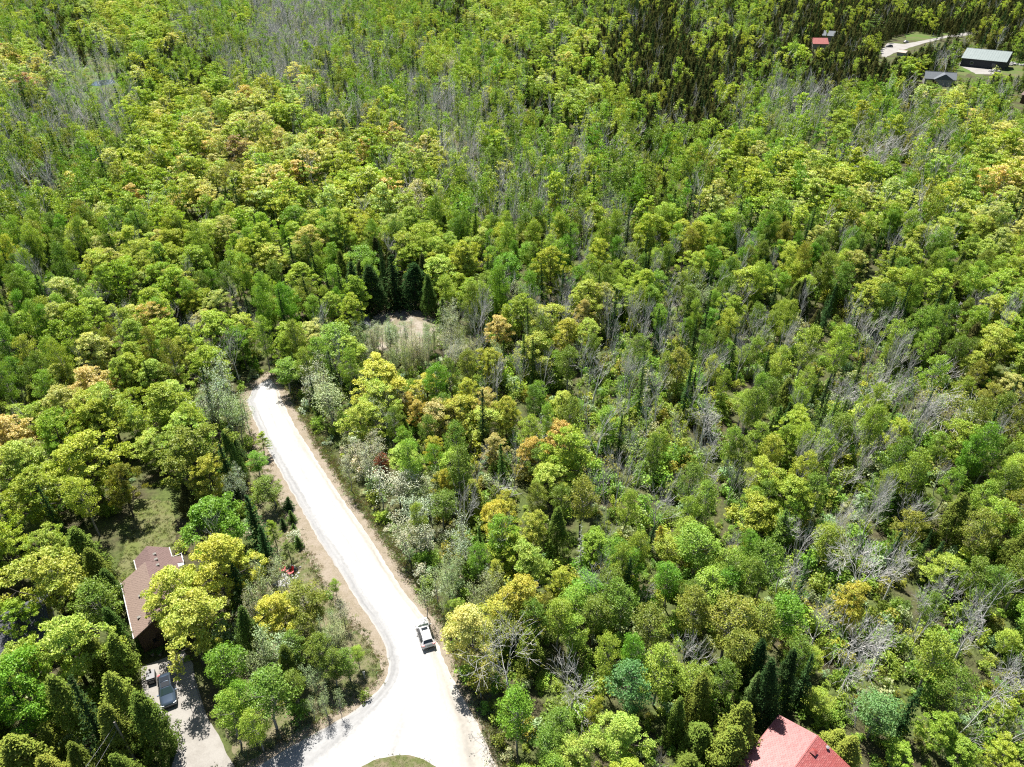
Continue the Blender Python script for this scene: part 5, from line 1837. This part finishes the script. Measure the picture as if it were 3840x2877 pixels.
MIX = {   # kind, tint, weight
    'M': [('maple', 'yellow', 5), ('maple', 'lime', 4), ('maple', 'yg', 4), ('maple', 'pale', 2), ('aspen', 'fresh', 1.2), ('aspen', 'mid', 1.0), ('spruce', 'spruce', 1.6), ('bare', 'grey', .5), ('aspen', 'olive', .7)],
    'P': [('maple', 'pale', 4), ('maple', 'peach', 1.6), ('maple', 'yellow', 4), ('maple', 'yg', 2), ('maple', 'rust', .2), ('bare', 'grey', .8), ('aspen', 'olive', .8), ('spruce', 'spruce', .5)],
    'G': [('aspen', 'mid', 4), ('aspen', 'fresh', 3), ('aspen', 'bright', 3), ('maple', 'yg', 1.5), ('bare', 'grey', 2.2), ('spruce', 'spruce', 3.2), ('cedar', 'cedar', .8), ('aspen', 'olive', 1.0), ('aspen', 'yg', 1.5), ('silver', 'silverg', .5)],
    'L': [('aspen', 'fresh', 5), ('aspen', 'yg', 4), ('maple', 'lime', 2), ('spruce', 'spruce', 2), ('cedar', 'cedar', 1.5), ('bare', 'grey', .8)],
    'b': [('bare', 'grey', 5), ('aspen', 'mid', 2.2), ('aspen', 'fresh', 2), ('maple', 'yg', 1.2), ('spruce', 'spruce', 2.4), ('aspen', 'olive', 1)],
    'B': [('bare', 'grey', 9), ('aspen', 'fresh', 1.5), ('aspen', 'mid', .8), ('spruce', 'sprucel', 1.6), ('deadspruce', 'grey', .4)],
    'C': [('cedar', 'cedard', 12), ('spruce', 'spruce', 3), ('aspen', 'yg', 1.3), ('bare', 'grey', .3)],
    'c': [('spruce', 'spruce', 4), ('cedar', 'cedar', 2), ('cedar', 'cedard', 2.5), ('aspen', 'fresh', 2.0), ('aspen', 'mid', 2), ('maple', 'yg', 2), ('bare', 'grey', 1.2), ('cedar', 'cedard', 1)],
    'S': [('silver', 'silver', 4), ('silver', 'silverg', 3), ('aspen', 'mid', 1.0), ('aspen', 'fresh', 1), ('maple', 'yellow', .7)],
    'O': [('maple', 'gold', 2.2), ('maple', 'orange', .5), ('maple', 'yellow', 3), ('maple', 'peach', 1.0), ('aspen', 'mid', 2.4), ('aspen', 'bright', 1.5), ('spruce', 'sprucel', 1.6), ('bare', 'grey', 2.0)],
    'T': [('aspen', 'olive', 4), ('olive', 'olive', 1), ('aspen', 'mid', 2), ('bare', 'grey', 2)],
    'H': [('cedar', 'cedar', 4), ('cedar', 'cedarl', 3), ('cedar', 'sprucel', 2)],
    'w': [('bare', 'grey', 5), ('aspen', 'fresh', .7), ('spruce', 'spruce', .3)],
}
KEEP = {'maple': .40, 'aspen': .80, 'silver': .7, 'bare': .85, 'spruce': 1.0, 'cedar': .95, 'olive': .12, 'deadspruce': 1.0}
KDENS = {'w': .22, 'B': .92, 'b': .95}
# land kept open: foot may not stand there, crown may not hang over it
OPEN_PX = [[p for p in ROAD_L[:-1]] + [p for p in reversed(ROAD_R[:-1])],
           [(505, 1870), (640, 1880), (665, 1990), (640, 2080), (700, 2120), (640, 2400), (480, 2440), (430, 2200)],
           [(538, 2503), (605, 2610), (655, 2730), (660, 2877), (890, 2877), (760, 2660), (725, 2492)],
           [(1390, 1240), (1400, 1175), (1500, 1150), (1640, 1170), (1650, 1240), (1600, 1300), (1480, 1330)],
           [(335, 300), (360, 294), (425, 296), (428, 318), (350, 326)],
           [(3310, 165), (3390, 128), (3440, 122), (3500, 138), (3600, 124), (3700, 106), (3700, 112), (3600, 140), (3460, 163), (3330, 222), (3300, 210)],
           [(3590, 245), (3640, 170), (3755, 190), (3710, 262), (3600, 290)],
           [(3445, 300), (3470, 262), (3560, 258), (3585, 305)],
           [(3040, 168), (3080, 138), (3110, 168), (3090, 180)],
           [(3080, 135), (3120, 120), (3130, 140)],
           [(3740, 225), (3840, 225), (3840, 270), (3740, 270)],
           [(3800, 380), (3840, 320), (3840, 400)],
           [(2850, 2877), (2860, 2700), (2950, 2650), (3100, 2750), (3150, 2877)],
           [(1030, 2110), (1110, 2110), (1110, 2190), (1030, 2190)],
           [(1330, 1900), (1270, 1790), (1190, 1680), (1250, 1640), (1400, 1900), (1560, 2140)]]
BUILT = [(-48, 63, 9), (nb.x, nb.y, 8), (bc.x, bc.y, 15), (239, 426, 11), (217, 553, 9), (238, 586, 8), (262, 376, 8), (32, 40, 9), (-42, 52, 3.5), (-11.5, 60.2, 3.5), (-33, 71, 2.5), (262, 520, 5), (250, 603, 5), (269, 555, 4), (290, 576, 4), (314, 485, 6), (322, 481, 5)]
open_w = [[tuple(at(x, y)[:2]) for x, y in ps] for ps in OPEN_PX[:6]]
sh_ring = [tuple(at(*p)[:2]) for p in SH_L] + [tuple(at(*p)[:2]) for p in reversed(SH_R)]
open_w.append(sh_ring)
open_bb = [(min(p[0] for p in q) - 1, max(p[0] for p in q) + 1, min(p[1] for p in q) - 1, max(p[1] for p in q) + 1) for q in open_w]
px_bb = [(min(p[0] for p in q), max(p[0] for p in q), min(p[1] for p in q), max(p[1] for p in q)) for q in OPEN_PX]


def open_land(x, y):
    for q, b in zip(open_w, open_bb):
        if b[0] < x < b[1] and b[2] < y < b[3] and inside(q, x, y):
            return True
    return any((x - a) ** 2 + (y - b) ** 2 < c * c for a, b, c in BUILT)


def over_open(px, py):
    for q, b in zip(OPEN_PX, px_bb):
        if b[0] < px < b[1] and b[2] < py < b[3] and inside(q, px, py):
            return True
    return False


def cell_of(px, py):
    c = min(23, max(0, int(px // 160)))
    r = min(17, max(0, int(py // 160)))
    return FOREST[r][c]


SIZES = {'maple': ((9, 13.5), (5.5, 9.0)), 'aspen': ((9, 14), (3.4, 5.6)), 'silver': ((8, 12), (3.5, 5.5)), 'bare': ((10, 15), (4, 6.5)), 'spruce': ((7, 14), (1.5, 3.0)), 'cedar': ((6.5, 10), (3.2, 4.8)), 'olive': ((10, 13), (8, 11)), 'deadspruce': ((7, 11), (1.4, 1.9))}
rr = random.Random(42)
hashg = {}
for (x, y, W, k) in PLANTED:
    hashg.setdefault((int(x // 12), int(y // 12)), []).append((x, y, W))
AUTO = []
CELL = 3.3
y = 24.0
while y < 960:
    cell = CELL if y < 520 else CELL * 1.12
    half = y * .80 + 62
    x = -half
    while x < half:
        X, Y = x + rr.uniform(-.5, .5) * cell, y + rr.uniform(-.5, .5) * cell
        x += cell
        px, py, zc = proj(X, Y, 7.5)
        jx = 70 * (1 if py > 500 else .6)
        code = cell_of(px + rr.gauss(0, jx), py + rr.gauss(0, jx * .6))
        if code in '.Y' or rr.random() > KDENS.get(code, 1):
            continue
        mix = MIX[code]
        t = rr.random() * sum(m[2] for m in mix)
        for kind, tint, wgt in mix:
            t -= wgt
            if t <= 0:
                break
        far = min(1, max(0, (zc - 110) / 380))
        grow_ = 1 + .6 * far if kind in ('maple', 'aspen', 'silver', 'olive') else 1 + .2 * far
        if rr.random() > KEEP[kind] / grow_ ** 1.9:
            continue
        (h0_, h1_), (w0_, w1_) = SIZES[kind]
        u = rr.random()
        H = h0_ + (h1_ - h0_) * u
        W = w0_ + (w1_ - w0_) * min(1, max(0, u + rr.gauss(0, .2)))
        W *= grow_
        H *= rr.choice((.72, .85, .95, 1, 1, 1.05, 1.15))
        H *= 1 + .18 * far
        if code == 'C':
            H *= 1 + .3 * rr.random()
        if code == 'O' or (py > 1900 and px > 1800):
            H *= .82
        if open_land(X, Y):
            continue
        near = False
        gx, gy = int(X // 12), int(Y // 12)
        for a in (-1, 0, 1):
            for b in (-1, 0, 1):
                for (mx_, my_, mw) in hashg.get((gx + a, gy + b), ()):
                    if (X - mx_) ** 2 + (Y - my_) ** 2 < (mw * .32 + W * .22) ** 2:
                        near = True
        if near:
            continue
        bad = False
        for fz in (.35, .65, .95):
            for fx in (-.45, 0, .45):
                q = proj(X + fx * W, Y, H * fz)
                if over_open(q[0], q[1]):
                    bad = True
        if bad:
            continue
        AUTO.append((X, Y, H, W, kind, tint, px, py, zc))
    y += cell

# the nearest of each kind stand as trees of their own
CAPS = {'maple': 210, 'aspen': 230, 'silver': 120, 'bare': 220, 'spruce': 120, 'cedar': 120, 'olive': 20, 'deadspruce': 20}
count = {}
for t in PLANTED:
    count[t[3]] = count.get(t[3], 0) + 1
AUTO.sort(key=lambda t: t[8])
REST = {}
for (X, Y, H, W, kind, tint, px, py, zc) in AUTO:
    inframe = -40 < px < IW + 40 and -20 < py < IH + 60
    if inframe and count.get(kind, 0) < CAPS[kind] and zc < 260:
        count[kind] = count.get(kind, 0) + 1
        plant(kind, X, Y, H, W, tint)
    else:
        REST.setdefault(kind, []).append((X, Y, H, W, tint, zc))


def scatter(name, kind, items, label, jitter=.14):
    """many plants of one kind as one mass"""
    for lod in (0, 1):
        pass
    protos = []
    coll = bpy.data.collections.new(name + '_shapes')
    for lod in (0, 1):
        for (tw, cr, h, w) in PROTO[kind, lod]:
            me = tw
            if cr is not None:      # trunk and crown in one shape
                me = bpy.data.meshes.new(name)
                nv, nf = len(tw.vertices), len(tw.polygons)
                import bmesh
                bm = bmesh.new()
                bm.from_mesh(cr)
                bm.from_mesh(tw)
                for f in list(bm.faces)[-nf:]:
                    f.material_index = 1
                bm.to_mesh(me)
                bm.free()
                me.materials.clear()
                me.materials.append(cr.materials[0])
                me.materials.append(tw.materials[0])
            o = bpy.data.objects.new('%s_%02d' % (name, len(protos)), me)
            coll.objects.link(o)
            protos.append((lod, h, w))
    i0 = [i for i, p in enumerate(protos) if p[0] == 0]
    i1 = [i for i, p in enumerate(protos) if p[0] == 1]
    n = len(items)
    pos, rot, scl, idx, tin = (np.zeros((n, 3), np.float32), np.zeros((n, 3), np.float32), np.zeros((n, 3), np.float32), np.zeros(n, np.int32), np.zeros((n, 3), np.float32))
    for i, (X, Y, H, W, tint, zc) in enumerate(items):
        k = rr.choice(i0 if zc < 200 else i1)
        _, h, w = protos[k]
        pos[i] = (X, Y, 0)
        rot[i] = (rr.gauss(0, .035), rr.gauss(0, .035), rr.uniform(0, 6.28))
        scl[i] = (W / w, W / w * rr.uniform(.9, 1.1), H / h)
        idx[i] = k
        b = TINT[tint][0]
        q = rr.uniform(1 - jitter, 1 + jitter)
        tin[i] = (b[0] * q * rr.uniform(1 - jitter, 1 + jitter), b[1] * q, b[2] * q)
    me = bpy.data.meshes.new(name)
    me.vertices.add(n)
    me.vertices.foreach_set('co', pos.reshape(-1))
    for nm, ty, arr, key in (('rot', 'FLOAT_VECTOR', rot, 'vector'), ('scl', 'FLOAT_VECTOR', scl, 'vector'), ('idx', 'INT', idx, 'value'), ('tint', 'FLOAT_VECTOR', tin, 'vector')):
        a = me.attributes.new(nm, ty, 'POINT')
        a.data.foreach_set(key, arr.reshape(-1))
    o = link(name, me)
    g = bpy.data.node_groups.new(name, 'GeometryNodeTree')
    g.interface.new_socket('Geometry', in_out='INPUT', socket_type='NodeSocketGeometry')
    g.interface.new_socket('Geometry', in_out='OUTPUT', socket_type='NodeSocketGeometry')
    gi, go = g.nodes.new('NodeGroupInput'), g.nodes.new('NodeGroupOutput')
    ci = g.nodes.new('GeometryNodeCollectionInfo')
    ci.inputs['Collection'].default_value = coll
    ci.inputs['Separate Children'].default_value = True
    ci.inputs['Reset Children'].default_value = True
    ip = g.nodes.new('GeometryNodeInstanceOnPoints')
    ip.inputs['Pick Instance'].default_value = True

    def na(nm, ty):
        q = g.nodes.new('GeometryNodeInputNamedAttribute')
        q.data_type = ty
        q.inputs['Name'].default_value = nm
        return q.outputs[0]
    L = g.links.new
    L(gi.outputs[0], ip.inputs['Points'])
    L(ci.outputs[0], ip.inputs['Instance'])
    L(na('idx', 'INT'), ip.inputs['Instance Index'])
    er = g.nodes.new('FunctionNodeEulerToRotation')
    L(na('rot', 'FLOAT_VECTOR'), er.inputs[0])
    L(er.outputs[0], ip.inputs['Rotation'])
    L(na('scl', 'FLOAT_VECTOR'), ip.inputs['Scale'])
    L(ip.outputs[0], go.inputs[0])
    md = o.modifiers.new('scatter', 'NODES')
    md.node_group = g
    return tag(o, label, None, None, 'stuff')


MASS = {'maple': ('maple_forest', 'mass of yellow-green maples in the far forest'), 'aspen': ('aspen_forest', 'mass of green aspens in the far forest'), 'silver': ('poplar_thicket', 'far silvery poplars among the forest'), 'bare': ('bare_forest', 'mass of grey bare trees in the far forest'), 'spruce': ('spruce_forest', 'dark spruce spires through the far forest'), 'cedar': ('cedar_forest', 'dense dark cedars of the far forest'), 'olive': ('ash_forest', 'far olive ash trees among the forest'), 'deadspruce': ('dead_spruce_forest', 'far dead spruce poles')}
for kind, items in REST.items():
    scatter(MASS[kind][0], kind, items, MASS[kind][1])

# ------------------------------------------------------------------ undergrowth and grass
UG, GR = [], []
yy = 26.0
while yy < 560:
    cell = 1.45 if yy < 130 else (2.0 if yy < 260 else 3.4)
    half = yy * .78 + 55
    x = -half
    while x < half:
        X, Y = x + rr.uniform(-.5, .5) * cell, yy + rr.uniform(-.5, .5) * cell
        x += cell
        px, py, zc = proj(X, Y, 1)
        if not (-250 < px < IW + 250):
            continue
        code = cell_of(px + rr.gauss(0, 50), py + rr.gauss(0, 40))
        dens = {'M': .25, 'P': .25, 'C': .1, 'c': .3, 'w': .5, 'B': .8, 'b': .6, '.': .0, 'Y': 0.75, 'G': .45 if py < 1700 else .7}.get(code, .6)
        if rr.random() > dens or open_land(X, Y) or over_open(px, py - 15):
            continue
        left_verge = code == 'Y' and px < 1500
        if left_verge and (inside([(930, 1750), (960, 2000), (1000, 2250), (960, 2500), (830, 2700), (900, 2870), (1450, 2550), (1440, 2400), (1300, 2250), (1000, 1700)], px, py) or px < 1000):
            if rr.random() < .85:
                continue
        u = rr.random()
        H = .7 + 2.2 * u ** 2.2
        if code in 'BbO' and rr.random() < .35:
            H = rr.uniform(2.2, 4.0)
        W = H * rr.uniform(.75, 1.15) + .5
        tint = rr.choice(['young', 'young', 'fresh', 'mid', 'olive', 'mid', 'yg', 'silverg'] if code not in 'S' else ['silver', 'silverg', 'mid', 'fresh'])
        UG.append((X, Y, H, W, tint, zc))
    yy += cell
scatter('undergrowth', 'bush', UG, 'leafy undergrowth of shrubs and saplings on the forest floor', .2)


def gen_tuft(seed):
    rng = np.random.default_rng(seed)
    n = 26
    C = np.c_[rng.normal(0, .22, n), rng.normal(0, .22, n), np.abs(rng.normal(.05, .04, n)) + .02]
    N = np.c_[rng.normal(0, 1, n), rng.normal(0, 1, n), rng.normal(.5, .5, n)]
    return leaves_mesh('tuft', C, N, rng.uniform(.05, .11, n), np.clip(rng.normal(.5, .2, n), 0, 1), M['leaf'], rng, aspect=.35)


E_ = Wood()
E_.tube([(0, 0, 0), (0, 0, .03)], [.01, .005], 3)
_tw = wood_mesh('tuft_stem', E_, M['bark_grey'])
PROTO['tuft', 0] = [(_tw, gen_tuft(s), .2, .6) for s in range(3)]
PROTO['tuft', 1] = PROTO['tuft', 0]
TINT['dry'] = ((.22, .185, .125), 'dry')
TINT['grassg'] = ((.115, .145, .045), 'grass green')
edges = [[at(*p) for p in SH_L], [at(*p) for p in SH_R]]
for e_i, ed_ in enumerate(edges):
    rs_ = resample([tuple(p[:2]) for p in ed_], 900)
    for p in rs_:
        for _ in range(1 if e_i == 0 else 4):
            X, Y = p.x + rr.gauss(0, .55), p.y + rr.gauss(0, .55)
            GR.append((X, Y, rr.uniform(.15, .35), rr.uniform(.35, .8), rr.choice(['dry', 'dry', 'grassg', 'silverg']), 50))
for ring, n in (([(930, 1560), (1080, 1880), (1230, 2170), (1395, 2390), (1425, 2550), (1260, 2680), (900, 2870), (830, 2700), (960, 2500), (1000, 2250), (960, 1900)], 2600), ([(1400, 2853), (1470, 2836), (1530, 2834), (1590, 2848), (1650, 2885), (1560, 2960), (1380, 2900)], 500), ([(505, 1870), (640, 1880), (665, 1990), (640, 2080), (480, 2300), (430, 2150)], 900)):
    ws = [at(*p) for p in ring]
    x0, x1, y0, y1 = min(p.x for p in ws), max(p.x for p in ws), min(p.y for p in ws), max(p.y for p in ws)
    k = 0
    while k < n:
        X, Y = rr.uniform(x0, x1), rr.uniform(y0, y1)
        if inside(ws, X, Y):
            GR.append((X, Y, rr.uniform(.1, .28), rr.uniform(.3, .7), rr.choice(['dry', 'grassg', 'grassg']), 50))
        k += 1
scatter('grass', 'tuft', GR, 'tufts of grass and weeds along verge and shoulder', .2)
print('TREES', {k: len(v) for k, v in REST.items()}, count, 'undergrowth', len(UG))
